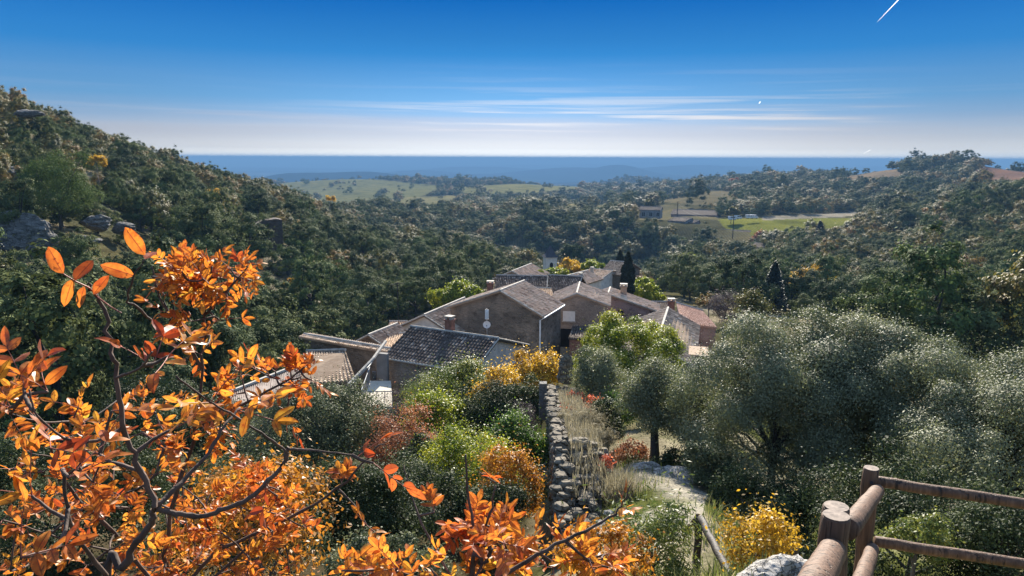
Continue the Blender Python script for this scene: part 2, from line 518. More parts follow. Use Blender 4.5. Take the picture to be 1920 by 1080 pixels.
def stone_mat(name, cols, mortar, scale=2.6, flat=1.9, bump=0.05, patch=None):
    m, t = new_mat(name)
    tc = t.n('ShaderNodeTexCoord').outputs['Object']
    vec = t.n('ShaderNodeVectorMath', {0: t.scale(tc, (1, 1, flat)), 1: t.scale(t.n('ShaderNodeTexNoise', {'Vector': tc, 'Scale': 1.2}).outputs['Color'], (0.5, 0.5, 0.5))}, operation='ADD').outputs[0]
    vo = t.n('ShaderNodeTexVoronoi', {'Vector': vec, 'Scale': scale, 'Randomness': 0.9})
    ve = t.n('ShaderNodeTexVoronoi', {'Vector': vec, 'Scale': scale, 'Randomness': 0.9}, feature='DISTANCE_TO_EDGE')
    sepc = t.n('ShaderNodeSeparateColor', {0: vo.outputs['Color']})
    c = t.ramp(sepc.outputs[0], [(i / max(1, len(cols) - 1), k) for i, k in enumerate(cols)])
    fine = t.noise(tc, 14.0, 4.0, 0.65)
    c = t.mix(t.n('ShaderNodeMapRange', {0: fine, 1: 0.35, 2: 0.7, 3: 0.0, 4: 0.45}).outputs[0], c, tuple(0.45 * x for x in cols[0]))
    edge = t.n('ShaderNodeMapRange', {0: ve.outputs['Distance'], 1: 0.02, 2: 0.09, 3: 1.0, 4: 0.0}).outputs[0]
    c = t.mix(edge, c, mortar)
    if patch:
        pn = t.noise(tc, 0.45, 4.0, 0.6)
        c = t.mix(t.n('ShaderNodeMapRange', {0: pn, 1: 0.50, 2: 0.60, 3: 0.0, 4: 0.85}).outputs[0], c, patch)
    hgt = t.math('ADD', t.math('MULTIPLY', edge, -1.0), t.math('MULTIPLY', fine, 0.5))
    bp = t.n('ShaderNodeBump', {'Height': hgt, 'Strength': 0.8, 'Distance': bump})
    pb = t.n('ShaderNodeBsdfPrincipled', {'Base Color': c, 'Roughness': 0.9, 'Specular IOR Level': 0.2, 'Normal': bp.outputs[0]})
    t.n('ShaderNodeOutputMaterial', {'Surface': pb.outputs[0]})
    return m


def tile_mat(name, stops, lichen=(0.30, 0.28, 0.22)):
    m, t = new_mat(name)
    tint = t.n('ShaderNodeAttribute', attribute_name='tint').outputs['Fac']
    tc = t.n('ShaderNodeTexCoord').outputs['Object']
    c = t.ramp(tint, stops)
    n = t.noise(tc, 1.1, 5.0, 0.65)
    c = t.mix(t.n('ShaderNodeMapRange', {0: n, 1: 0.45, 2: 0.68, 3: 0.0, 4: 0.6}).outputs[0], c, lichen)
    n2 = t.noise(tc, 16.0, 3.0)
    c = t.mix(t.n('ShaderNodeMapRange', {0: n2, 1: 0.56, 2: 0.75, 3: 0.0, 4: 0.4}).outputs[0], c, (0.09, 0.08, 0.07))
    bp = t.n('ShaderNodeBump', {'Height': n2, 'Strength': 0.4, 'Distance': 0.02})
    pb = t.n('ShaderNodeBsdfPrincipled', {'Base Color': c, 'Roughness': 0.95, 'Specular IOR Level': 0.06, 'Normal': bp.outputs[0]})
    t.n('ShaderNodeOutputMaterial', {'Surface': pb.outputs[0]})
    return m


def wood_mat(name, a, b, c):
    m, t = new_mat(name)
    tc = t.n('ShaderNodeTexCoord').outputs['Object']
    n = t.noise(t.scale(tc, (38, 38, 1.6)), 1.0, 5.0, 0.6, 0.4)
    crack = t.n('ShaderNodeMapRange', {0: t.noise(t.scale(tc, (26, 26, 1.1)), 1.0, 2.0, 0.5, 0.8), 1: 0.60, 2: 0.66, 3: 0.0, 4: 0.85}).outputs[0]
    col = t.ramp(n, [(0.25, a), (0.5, b), (0.75, c)])
    blot = t.noise(tc, 3.5, 3.0)
    col = t.mix(t.n('ShaderNodeMapRange', {0: blot, 1: 0.45, 2: 0.7, 3: 0.0, 4: 0.5}).outputs[0], col, a)
    kn = t.n('ShaderNodeTexVoronoi', {'Vector': t.scale(tc, (7, 7, 2.6)), 'Scale': 1.0, 'Randomness': 1.0}).outputs['Distance']
    kn = t.n('ShaderNodeMapRange', {0: kn, 1: 0.06, 2: 0.17, 3: 0.85, 4: 0.0}).outputs[0]
    col = t.mix(kn, col, (0.03, 0.018, 0.011))
    col = t.mix(crack, col, (0.012, 0.009, 0.007))
    hgt = t.math('SUBTRACT', n, t.math('MULTIPLY', crack, 1.5))
    bp = t.n('ShaderNodeBump', {'Height': hgt, 'Strength': 0.7, 'Distance': 0.012})
    pb = t.n('ShaderNodeBsdfPrincipled', {'Base Color': col, 'Roughness': 0.68, 'Specular IOR Level': 0.35, 'Normal': bp.outputs[0]})
    t.n('ShaderNodeOutputMaterial', {'Surface': pb.outputs[0]})
    return m


M = {}
M['holm'] = leaf_mat('holm_oak_leaves', [(0.0, (0.040, 0.051, 0.021)), (0.35, (0.072, 0.089, 0.036)), (0.7, (0.108, 0.124, 0.053)), (1.0, (0.140, 0.152, 0.068))], 0.75, 0.2, 0.05, vary=0.2, species=True)
M['autumn_mix'] = leaf_mat('autumn_tree_leaves', [(0.0, (0.06, 0.07, 0.024)), (0.4, (0.12, 0.118, 0.03)), (0.75, (0.20, 0.155, 0.038)), (1.0, (0.26, 0.14, 0.045))], 0.6, 0.3, 0.25, vary=0.6)
M['silver'] = leaf_mat('silvery_holm_oak_leaves', [(0.0, (0.052, 0.068, 0.025)), (0.4, (0.125, 0.148, 0.053)), (0.75, (0.22, 0.235, 0.095)), (1.0, (0.32, 0.32, 0.155))], 0.58, 0.28, 0.22, back=(0.19, 0.20, 0.125), vary=0.1)
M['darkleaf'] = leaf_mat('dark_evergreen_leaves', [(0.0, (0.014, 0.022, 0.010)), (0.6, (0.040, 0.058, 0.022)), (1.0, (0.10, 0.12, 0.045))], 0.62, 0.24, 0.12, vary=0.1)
M['yellowgreen'] = leaf_mat('yellow_green_leaves', [(0.0, (0.07, 0.115, 0.010)), (0.5, (0.21, 0.25, 0.018)), (1.0, (0.42, 0.38, 0.03))], 0.5, 0.45, 0.35, vary=0.05)
M['green'] = leaf_mat('fresh_green_leaves', [(0.0, (0.03, 0.07, 0.012)), (0.5, (0.075, 0.14, 0.02)), (1.0, (0.17, 0.24, 0.03))], 0.5, 0.4, 0.35, vary=0.05)
M['olive'] = leaf_mat('olive_green_leaves', [(0.0, (0.05, 0.08, 0.018)), (0.5, (0.13, 0.165, 0.035)), (1.0, (0.28, 0.27, 0.05))], 0.5, 0.38, 0.35, vary=0.05)
M['greygreen'] = leaf_mat('grey_green_leaves', [(0.0, (0.035, 0.05, 0.028)), (0.5, (0.09, 0.108, 0.05)), (1.0, (0.18, 0.19, 0.09))], 0.6, 0.3, 0.2, vary=0.05)
M['gold'] = leaf_mat('golden_leaves', [(0.0, (0.22, 0.13, 0.012)), (0.5, (0.50, 0.29, 0.02)), (1.0, (0.68, 0.45, 0.05))], 0.5, 0.48, 0.35, vary=0.05)
M['orange'] = leaf_mat('orange_leaves', [(0.0, (0.15, 0.08, 0.015)), (0.45, (0.42, 0.17, 0.02)), (1.0, (0.62, 0.30, 0.03))], 0.5, 0.45, 0.35, vary=0.05)
M['rust'] = leaf_mat('rusty_leaves', [(0.0, (0.13, 0.05, 0.025)), (0.5, (0.30, 0.115, 0.05)), (1.0, (0.45, 0.20, 0.08))], 0.6, 0.35, 0.3, vary=0.05)
M['red'] = leaf_mat('red_leaves', [(0.0, (0.30, 0.05, 0.03)), (0.5, (0.55, 0.12, 0.05)), (1.0, (0.68, 0.22, 0.09))], 0.5, 0.4, 0.35, vary=0.05)
M['mauve'] = leaf_mat('bare_mauve_twigs', [(0.0, (0.06, 0.045, 0.045)), (1.0, (0.17, 0.13, 0.12))], 0.7, 0.1, 0.2, vary=0.05)
M['cypress'] = leaf_mat('cypress_foliage', [(0.0, (0.008, 0.014, 0.008)), (1.0, (0.030, 0.042, 0.020))], 0.6, 0.1, 0.3, vary=0.05)
M['dry'] = leaf_mat('dry_grass', [(0.0, (0.14, 0.12, 0.07)), (0.6, (0.30, 0.26, 0.16)), (1.0, (0.45, 0.40, 0.28))], 0.7, 0.35, 0.2, vary=0.05)
M['grass'] = leaf_mat('green_grass', [(0.0, (0.05, 0.075, 0.018)), (0.5, (0.13, 0.16, 0.035)), (0.8, (0.26, 0.24, 0.08)), (1.0, (0.38, 0.33, 0.18))], 0.6, 0.4, 0.3, vary=0.0)
M['sumac'] = leaf_mat('orange_leaflets', [(0.0, (0.40, 0.06, 0.018)), (0.25, (0.62, 0.17, 0.025)), (0.5, (0.74, 0.28, 0.03)), (0.8, (0.72, 0.39, 0.045)), (1.0, (0.44, 0.40, 0.05))], 0.42, 0.56, 0.35, vary=0.0, back=(0.36, 0.15, 0.09), spots=True)
M['bark'] = bark_mat('grey_bark', (0.035, 0.030, 0.026), (0.12, 0.105, 0.09))
M['darkbark'] = bark_mat('dark_bark', (0.014, 0.011, 0.010), (0.05, 0.042, 0.036))
M['twig'] = bark_mat('shrub_twig', (0.035, 0.020, 0.013), (0.13, 0.082, 0.058))
M['rachis'] = plain_mat('reddish_leaf_stalk', (0.30, 0.10, 0.07), 0.5, 0.15, 30)
M['wood'] = wood_mat('weathered_round_wood', (0.046, 0.023, 0.012), (0.115, 0.060, 0.033), (0.20, 0.115, 0.068))
M['darkwood'] = wood_mat('dark_weathered_wood', (0.012, 0.009, 0.007), (0.028, 0.02, 0.016), (0.06, 0.043, 0.032))
M['stone'] = stone_mat('rubble_stone', [(0.11, 0.085, 0.062), (0.23, 0.18, 0.135), (0.16, 0.125, 0.095)], (0.20, 0.165, 0.125), 2.4, 1.8, 0.06, (0.29, 0.225, 0.165))
M['ruin'] = stone_mat('shaded_ruin_stone', [(0.075, 0.055, 0.045), (0.14, 0.105, 0.085), (0.10, 0.08, 0.065)], (0.10, 0.08, 0.065), 1.8, 1.8, 0.1)  # stone darkened so the colour carries the shade of the ruin's front
M['stone_warm'] = stone_mat('warm_rubble_stone', [(0.20, 0.155, 0.12), (0.30, 0.24, 0.19), (0.24, 0.19, 0.155)], (0.32, 0.27, 0.22), 2.8, 1.8, 0.04, (0.36, 0.29, 0.23))
M['stone_pink'] = stone_mat('pink_rubble_stone', [(0.24, 0.15, 0.13), (0.34, 0.23, 0.20), (0.16, 0.11, 0.10)], (0.36, 0.27, 0.24), 2.4, 1.6, 0.05, (0.38, 0.27, 0.24))
M['drystone'] = stone_mat('dry_stone', [(0.11, 0.094, 0.07), (0.24, 0.205, 0.155), (0.16, 0.138, 0.105)], (0.08, 0.068, 0.05), 3.0, 1.5, 0.03)
M['wallface'] = stone_mat('shaded_wall_face', [(0.13, 0.125, 0.115), (0.20, 0.19, 0.175), (0.16, 0.155, 0.145)], (0.16, 0.15, 0.14), 4.0, 1.8, 0.03)
def rock_mat(name, a, b, c, scale):
    m, t = new_mat(name)
    tc = t.n('ShaderNodeTexCoord').outputs['Object']
    n = t.noise(t.scale(tc, (1, 1, 2.2)), scale, 8.0, 0.68, 0.4)
    col = t.ramp(n, [(0.28, a), (0.5, b), (0.68, c)])
    lich = t.noise(tc, scale * 0.6, 4.0, 0.6)
    col = t.mix(t.n('ShaderNodeMapRange', {0: lich, 1: 0.55, 2: 0.66, 3: 0.0, 4: 0.6}).outputs[0], col, (0.09, 0.09, 0.06))
    cr = t.n('ShaderNodeTexVoronoi', {'Vector': t.n('ShaderNodeVectorMath', {0: t.scale(tc, (1, 1, 1.9)), 1: t.scale(t.n('ShaderNodeTexNoise', {'Vector': tc, 'Scale': scale * 1.5, 'Detail': 4.0}).outputs['Color'], (1.2 / scale, 1.2 / scale, 1.2 / scale))}, operation='ADD').outputs[0], 'Scale': scale * 1.3}, feature='DISTANCE_TO_EDGE').outputs['Distance']
    ck = t.n('ShaderNodeMapRange', {0: cr, 1: 0.0, 2: 0.05, 3: 0.75, 4: 0.0}).outputs[0]
    col = t.mix(ck, col, (0.05, 0.048, 0.04))
    h = t.math('SUBTRACT', n, t.math('MULTIPLY', ck, 0.5))
    bp = t.n('ShaderNodeBump', {'Height': h, 'Strength': 1.0, 'Distance': 0.35 / scale})
    pb = t.n('ShaderNodeBsdfPrincipled', {'Base Color': col, 'Roughness': 0.9, 'Specular IOR Level': 0.2, 'Normal': bp.outputs[0]})
    t.n('ShaderNodeOutputMaterial', {'Surface': pb.outputs[0]})
    return m


M['rock'] = rock_mat('limestone_rock', (0.09, 0.085, 0.078), (0.18, 0.17, 0.155), (0.29, 0.275, 0.25), 1.0)
M['rock_near'] = rock_mat('limestone_boulder', (0.22, 0.20, 0.18), (0.36, 0.335, 0.30), (0.48, 0.455, 0.415), 7.0)
M['plaster'] = plain_mat('pale_plaster', (0.52, 0.47, 0.42), 0.85, 0.2, 1.5)
M['plaster_grey'] = plain_mat('grey_plaster', (0.26, 0.245, 0.23), 0.9, 0.3, 1.2)
M['cream'] = plain_mat('cream_plaster', (0.70, 0.64, 0.55), 0.85, 0.2, 1.5)
M['slab'] = plain_mat('terrace_screed', (0.52, 0.46, 0.37), 0.9, 0.12, 2.5)
M['mortar'] = plain_mat('pale_mortar', (0.46, 0.42, 0.36), 0.85, 0.25, 3.0)
M['white'] = plain_mat('white_paint', (0.75, 0.74, 0.71), 0.45, 0.08, 4.0)
M['greymetal'] = plain_mat('grey_metal', (0.32, 0.33, 0.34), 0.4, 0.15, 5.0, 0.6)
M['darkmetal'] = plain_mat('dark_iron', (0.035, 0.035, 0.038), 0.5, 0.2, 6.0, 0.3)
M['glass'] = plain_mat('dark_window_glass', (0.03, 0.036, 0.045), 0.08, 0.1, 2.0, 0.0, 0.6)
M['blueshutter'] = plain_mat('blue_painted_wood', (0.05, 0.085, 0.15), 0.5, 0.2, 4.0)
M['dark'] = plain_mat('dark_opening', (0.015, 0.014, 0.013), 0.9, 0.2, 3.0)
M['brick'] = plain_mat('terracotta_brick', (0.30, 0.145, 0.10), 0.85, 0.35, 5.0)
M['carwhite'] = plain_mat('white_van_paint', (0.72, 0.72, 0.72), 0.25, 0.05, 3.0)
M['rubber'] = plain_mat('black_rubber', (0.02, 0.02, 0.02), 0.8, 0.1, 3.0)
M['tile_dark'] = tile_mat('dark_canal_tiles', [(0.0, (0.055, 0.042, 0.036)), (0.5, (0.125, 0.095, 0.078)), (0.85, (0.24, 0.19, 0.155)), (1.0, (0.36, 0.30, 0.25))], (0.12, 0.105, 0.09))
M['tile_pale'] = tile_mat('pale_weathered_tiles', [(0.0, (0.26, 0.175, 0.115)), (0.35, (0.50, 0.36, 0.25)), (0.7, (0.66, 0.49, 0.35)), (1.0, (0.74, 0.59, 0.44))], (0.52, 0.42, 0.31))
M['tile_grey'] = tile_mat('grey_weathered_tiles', [(0.0, (0.15, 0.105, 0.072)), (0.4, (0.32, 0.235, 0.17)), (0.75, (0.47, 0.36, 0.265)), (1.0, (0.62, 0.50, 0.38))], (0.37, 0.295, 0.22))
M['tile_pink'] = tile_mat('pink_tiles', [(0.0, (0.36, 0.22, 0.175)), (0.5, (0.50, 0.325, 0.26)), (1.0, (0.60, 0.42, 0.34))], (0.46, 0.33, 0.27))
M['tile_dull'] = tile_mat('dull_brown_tiles', [(0.0, (0.09, 0.068, 0.052)), (0.5, (0.15, 0.115, 0.092)), (1.0, (0.21, 0.165, 0.135))], (0.15, 0.125, 0.10))
M['slate'] = tile_mat('slate_spire', [(0.0, (0.05, 0.05, 0.06)), (1.0, (0.10, 0.10, 0.11))], (0.08, 0.08, 0.085))
M['fibre'] = plain_mat('corrugated_sheet', (0.34, 0.28, 0.24), 0.95, 0.3, 1.2, 0.0, 0.08)

# ------------------------------------------------------------------ the ground: one sheet from the camera's feet to the horizon
FIELDS = [  # polygon in the photograph, distance range, real colour of the cover, trees allowed
    ([(515, 336), (700, 336), (835, 349), (790, 368), (650, 384), (590, 380), (540, 352)], 950, 2700, (0.115, 0.115, 0.050), False),
    ([(835, 352), (980, 344), (1092, 345), (1085, 357), (960, 364), (885, 366)], 950, 2600, (0.135, 0.130, 0.055), False),
    ([(1016, 386), (1075, 373), (1148, 379), (1142, 389), (1060, 392)], 450, 1250, (0.150, 0.135, 0.070), False),
    ([(730, 372), (850, 366), (880, 372), (800, 388), (740, 384)], 700, 1600, (0.135, 0.125, 0.060), False),
    ([(1222, 368), (1300, 357), (1385, 359), (1368, 380), (1300, 384), (1235, 378)], 460, 1100, (0.110, 0.095, 0.055), False),
    ([(1345, 410), (1500, 408), (1625, 409), (1600, 424), (1500, 434), (1410, 440), (1362, 430)], 330, 640, (0.120, 0.125, 0.030), False),
    ([(1815, 313), (1940, 313), (1940, 344), (1850, 337)], 500, 1200, (0.150, 0.092, 0.065), False),
    ([(1545, 326), (1620, 318), (1700, 316), (1700, 331), (1600, 338)], 600, 1300, (0.160, 0.125, 0.085), False),
    ([(1398, 356), (1412, 357), (1385, 392), (1362, 396)], 420, 1100, (0.210, 0.190, 0.150), False),
    ([(1430, 406), (1560, 400), (1690, 388), (1690, 396), (1560, 408), (1430, 413)], 340, 700, (0.200, 0.180, 0.140), False),
    ([(1180, 386), (1260, 384), (1345, 396), (1350, 412), (1190, 412)], 340, 640, (0.100, 0.090, 0.050), False),
    ([(1330, 430), (1405, 430), (1410, 448), (1330, 448)], 320, 520, (0.100, 0.090, 0.050), False),
]
# openings through which a building, field or rock is seen: woodland in front of them stays low
VIEWS = [([(1196, 384), (1248, 384), (1248, 405), (1196, 405)], 432), ([(1250, 386), (1345, 388), (1345, 424), (1250, 422)], 470), ([(1334, 426), (1402, 430), (1402, 447), (1334, 445)], 385), ([(1405, 452), (1444, 454), (1444, 468), (1405, 466)], 325),
         ([(474, 404), (536, 404), (536, 452), (474, 456)], 142), ([(1016, 458), (1046, 458), (1046, 508), (1016, 508)], 192), ([(1412, 484), (1480, 484), (1480, 572), (1412, 572)], 114),
         ([(0, 385), (58, 375), (62, 465), (0, 470)], 90), ([(140, 396), (238, 392), (240, 452), (140, 458)], 98), ([(60, 325), (165, 315), (165, 425), (60, 430)], 99), ([(1345, 404), (1630, 398), (1610, 424), (1410, 440), (1350, 430)], 640)]
VILLAGE = [(575, 670), (640, 655), (700, 634), (742, 604), (850, 596), (905, 535), (930, 512), (1000, 503), (1090, 508), (1090, 490), (1215, 490), (1260, 560), (1400, 600), (1340, 720), (1000, 790), (560, 790)]
PATH = [(1165, 985), (1150, 930), (1140, 880), (1190, 850), (1290, 860), (1330, 900), (1320, 960), (1290, 1010), (1230, 1030)]


def build_ground():
    dphi = np.concatenate([np.radians(np.linspace(-180, -56, 22, endpoint=False)), np.radians(np.linspace(-56, -41, 24, endpoint=False)),
                           np.radians(np.linspace(-41, 41, 520, endpoint=False)), np.radians(np.linspace(41, 56, 24, endpoint=False)), np.radians(np.linspace(56, 180, 22))])
    lr = np.concatenate([np.linspace(math.log(0.4), math.log(4), 60, endpoint=False), np.linspace(math.log(4), math.log(40), 150, endpoint=False),
                         np.linspace(math.log(40), math.log(3000), 290, endpoint=False), np.linspace(math.log(3000), math.log(60000), 150)])
    npz, nr = len(dphi), len(lr)
    PH, LR = np.meshgrid(dphi, lr)
    RR = np.exp(LR)
    x, y = RR * np.sin(PH), RR * np.cos(PH)
    z = zfun(x, y)
    px, py, w = proj(x, y, z)
    infr = (w > 0) & (np.abs(PH) < 1.2)
    col = np.zeros(x.shape + (4,))
    col[..., 3] = 1
    n1 = fbm(x / 9.0, y / 9.0, 11, 4)
    n2 = fbm(x / 2.2, y / 2.2, 21, 4)
    base = np.array([0.060, 0.058, 0.032])
    col[..., :3] = base
    # left hillside: stony scrubland soil between the oaks
    rocky = np.clip((n1 - 0.50) * 7, 0, 1) * (RR > 40) * (RR < 330)
    col[..., :3] = col[..., :3] * (1 - rocky[..., None]) + np.array([0.20, 0.175, 0.125]) * rocky[..., None]
    far = np.clip((RR - 2200) / 700.0, 0, 1)
    for poly, r0, r1, c, tr in FIELDS:
        m = inpoly(px, py, poly) & infr & (RR > r0) & (RR < r1)
        col[m, :3] = np.array(c)
    m = (np.clip((n2 - 0.42) * 6, 0, 1) * (RR < 30))[..., None]
    near = ((RR < 34) & infr)[..., None]
    g = np.array([0.10, 0.11, 0.035]) * (1 - m) + np.array([0.26, 0.225, 0.155]) * m
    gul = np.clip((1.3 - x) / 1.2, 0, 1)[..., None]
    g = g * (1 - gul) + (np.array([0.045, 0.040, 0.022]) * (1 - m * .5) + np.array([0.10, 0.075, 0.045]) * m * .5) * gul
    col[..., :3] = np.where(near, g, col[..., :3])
    m = inpoly(px, py, PATH) & infr & (RR < 25)
    pc = np.array([0.36, 0.325, 0.265])
    e = np.clip((n2 - 0.30) * 8, 0, 1)[..., None]
    col[..., :3] = np.where(m[..., None], pc * e + col[..., :3] * (1 - e), col[..., :3])
    V = np.stack([x, y, z], -1).reshape(-1, 3)
    i = np.arange(nr - 1)[:, None] * npz + np.arange(npz - 1)[None, :]
    F = np.stack([i, i + 1, i + npz + 1, i + npz], -1).reshape(-1, 4)[:, ::-1]
    me = quads_mesh('ground', V, F, None, {'cover': col.reshape(-1, 4), 'far': far.ravel()}, smooth=True)
    m, t = new_mat('ground_cover')
    cov = t.n('ShaderNodeAttribute', attribute_name='cover').outputs['Color']
    fa = t.n('ShaderNodeAttribute', attribute_name='far').outputs['Fac']
    geo = t.n('ShaderNodeNewGeometry').outputs['Position']
    nz = t.noise(geo, 0.9, 6.0, 0.65)
    nf = t.noise(geo, 9.0, 4.0, 0.65)
    cov = t.mix(1.0, cov, t.ramp(nz, [(0.25, 0.55), (0.75, 1.35)]), 'MULTIPLY')
    cov = t.mix(0.8, cov, t.ramp(nf, [(0.3, 0.6), (0.7, 1.3)]), 'MULTIPLY')
    big = t.noise(geo, 0.035, 4.0, 0.6)
    cov = t.mix(0.9, cov, t.ramp(big, [(0.3, (0.55, 0.55, 0.5)), (0.5, (1.0, 1.0, 1.0)), (0.7, (1.35, 1.2, 1.0))]), 'MULTIPLY')
    rows = t.n('ShaderNodeTexWave', {'Vector': geo, 'Scale': 0.22, 'Distortion': 1.5, 'Detail': 2.0}).outputs['Fac']
    cov = t.mix(0.5, cov, t.ramp(rows, [(0.2, 0.6), (0.8, 1.2)]), 'MULTIPLY')
    vo = t.n('ShaderNodeTexVoronoi', {'Vector': geo, 'Scale': 0.0034}).outputs['Color']
    s = t.n('ShaderNodeSeparateColor', {0: vo}).outputs[0]
    patch = t.ramp(s, [(0.0, (0.010, 0.013, 0.008)), (0.45, (0.014, 0.016, 0.009)), (0.6, (0.040, 0.036, 0.022)), (0.75, (0.028, 0.031, 0.015)), (0.9, (0.065, 0.052, 0.034)), (1.0, (0.013, 0.015, 0.009))], 'CONSTANT')
    wood = t.n('ShaderNodeMapRange', {0: t.noise(geo, 0.0009, 5.0, 0.6), 1: 0.44, 2: 0.52, 3: 0.0, 4: 1.0}).outputs[0]
    sepz = t.n('ShaderNodeSeparateXYZ', {0: geo}).outputs[2]
    high = t.n('ShaderNodeMapRange', {0: sepz, 1: -172.0, 2: -140.0, 3: 0.0, 4: 1.0}).outputs[0]
    patch = t.mix(t.math('MAXIMUM', wood, high), patch, (0.009, 0.012, 0.008))
    c = t.mix(fa, cov, patch)
    h = t.math('ADD', nz, t.math('MULTIPLY', nf, 0.25))
    bp = t.n('ShaderNodeBump', {'Height': h, 'Strength': 0.7, 'Distance': 0.25})
    pb = t.n('ShaderNodeBsdfPrincipled', {'Base Color': c, 'Roughness': 1.0, 'Specular IOR Level': 0.0, 'Normal': bp.outputs[0]})
    t.n('ShaderNodeOutputMaterial', {'Surface': pb.outputs[0]})
    me.materials.append(m)
    o = link('ground', me)
    tag(o, 'stony hillside, valley and blue plain running out to the horizon', 'ground', kind='structure')


build_ground()


# ------------------------------------------------------------------ leaves and trees
def leaf_quads(rng, Pt, Nn, ln, wd, fold=0.25):
    """one folded diamond per leaf"""
    n = len(Pt)
    r = rng.normal(size=(n, 3))
    T = r - (r * Nn).sum(1, keepdims=True) * Nn
    T /= np.linalg.norm(T, axis=1, keepdims=True) + 1e-9
    B = np.cross(Nn, T)
    s = rng.uniform(0.65, 1.3, (n, 1))
    l, w = ln * s * 0.5, wd * s * 0.5
    V = np.stack([Pt - T * l, Pt + B * w + Nn * w * fold, Pt + T * l, Pt - B * w + Nn * w * fold], 1).reshape(-1, 3)
    F = np.arange(n * 4).reshape(-1, 4)
    return V, F


def unit(a):
    return a / (np.linalg.norm(a, axis=-1, keepdims=True) + 1e-9)


def crown_cloud(rng, rx, ry, rz, lobes, lobe_r, n, ln, wd, outward=0.6, flat=0.45, hollow=0.45, skirt=-0.55, sprig=0.0, fold=0.25, wild=0.12, tn=0.20):
    """leaves gathered in lobes over an uneven ellipsoid; returns verts, faces, tint per vertex"""
    d = unit(rng.normal(size=(lobes * 4, 3)))
    d = d[d[:, 2] > skirt][:lobes]
    lobes = len(d)
    rad = rng.uniform(0.45, 1.0, (lobes, 1)) ** 0.6
    C = d * rad * np.array([rx, ry, rz]) * (1 - hollow * 0.5 * rng.random((lobes, 1)))
    C *= 1 + wild * rng.normal(size=(lobes, 1))
    lr = lobe_r * rng.uniform(0.6, 1.35, lobes)
    ltint = rng.random(lobes)
    pk = rng.choice(lobes, n, p=lr ** 2 / (lr ** 2).sum())
    q = unit(rng.normal(size=(n, 3)) + d[pk] * outward * 0.9 + np.array([0, 0, 0.35]))
    rr = lr[pk][:, None] * (rng.uniform(0.55, 1.0, (n, 1)) + sprig * np.abs(rng.normal(size=(n, 1))) ** 2)
    Pt = C[pk] + q * rr * np.array([1, 1, 0.85])
    Nn = unit(q * outward + rng.normal(size=(n, 3)) * 0.55 + np.array([0, 0, flat * 0.5]))
    V, F = leaf_quads(rng, Pt, Nn, ln, wd, fold)
    tint = np.clip(0.5 + (ltint[pk] - 0.5) * 0.55 + rng.normal(size=n) * tn, 0, 1)
    return V, F, np.repeat(tint, 4), C


def trunk_mesh(rng, base, top, r0, limbs, n=7, mat='bark', spread=1.0):
    """tapered trunk from base to the crown's centre with limbs to given points"""
    mb = MB()
    base, top = Vector(base), Vector(top)
    mid = base.lerp(top, 0.5) + Vector(rng.normal(size=3)) * (top - base).length * 0.05
    mb.tube([base - Vector((0, 0, 0.3)), base.lerp(mid, 0.4), mid, top], [r0 * 1.25, r0, r0 * 0.85, r0 * 0.45], n)
    for L in limbs:
        L = Vector(L)
        s = mid.lerp(top, float(rng.uniform(0.0, 0.8)))
        m2 = s.lerp(L, 0.5) + Vector(rng.normal(size=3)) * (L - s).length * 0.10 + Vector((0, 0, 0.05 * (L - s).length))
        mb.tube([s, m2, L], [r0 * 0.45, r0 * 0.3, r0 * 0.08], 5, False)
    return mb.mesh('trunk', M[mat], True)


# --- holm oaks of the woods: five crowns and trunks shared by every tree there
_rng = np.random.default_rng(5)
OAKS = []
#        radius, height, lobes, lobe size, leaf, sprig, unevenness, crown height above ground
KINDS = [(2.9, 2.4, 64, .72, .20, .08, .12, 2.5), (3.0, 2.1, 80, .60, .19, .12, .18, 2.3), (2.5, 2.9, 52, .80, .20, .06, .14, 2.9), (2.7, 2.3, 34, .95, .21, .10, .22, 2.5), (2.2, 3.3, 60, .62, .19, .16, .20, 3.3), (2.7, 2.5, 60, .7, .20, .15, .18, 2.7), (2.4, 2.9, 50, .7, .20, .15, .2, 3.0)]
for k in range(7):
    r_, h_, nl_, lr_, lf_, sp_, wi_, zc_ = KINDS[k]
    V, F, tt, C = crown_cloud(_rng, r_ * 1.05, r_ * .95, h_, nl_, lr_, 9500, lf_, lf_ * .68, 2.4, 0.5, 0.35, -0.75, sp_, 0.25, wi_, 0.10)
    V[:, 2] += zc_
    cm = quads_mesh('crown', V, F, M['holm'] if k < 5 else M['autumn_mix'], {'tint': tt})
    tm = trunk_mesh(_rng, (0, 0, -0.6), (0, 0, zc_), 0.19, [tuple(c + np.array([0, 0, zc_])) for c in C[:7]], 6, 'darkbark')
    OAKS.append((cm, tm))

CLEAR = []      # (x, y, radius) kept free of woodland trees


def clear(X, Y, d, r, front=0.0):
    q = P(X, Y, d)
    k = Vector((q.x, q.y)).normalized()
    CLEAR.append((q.x - k.x * front, q.y - k.y * front, r))


clear(503, 452, 140, 5.5, 2.5)
clear(503, 452, 131, 3.2)
clear(485, 452, 136, 4.5)
for (X, Y, d, r) in [(1220, 400, 432, 13), (1295, 402, 466, 19), (1275, 420, 405, 14), (1366, 440, 382, 15), (1432, 462, 322, 10), (1378, 412, 405, 11), (1410, 414, 412, 11)]:
    clear(X, Y, d, r, r * 0.55)
    clear(X, Y, d, r * .8, r * 1.7)
for (X, Y, d, r) in [(180, 420, 96, 3.6), (36, 420, 86, 4.0), (150, 452, 90, 3.0), (232, 424, 104, 2.6), (12, 325, 118, 3.0), (55, 210, 152, 3.2), (245, 318, 190, 3)]:
    clear(X, Y, d, r, r * 0.4)


clear(1031, 508, 190, 7, 3)
clear(1031, 508, 165, 14)
clear(1072, 474, 225, 6, 3)
clear(1440, 560, 110, 9, 4)


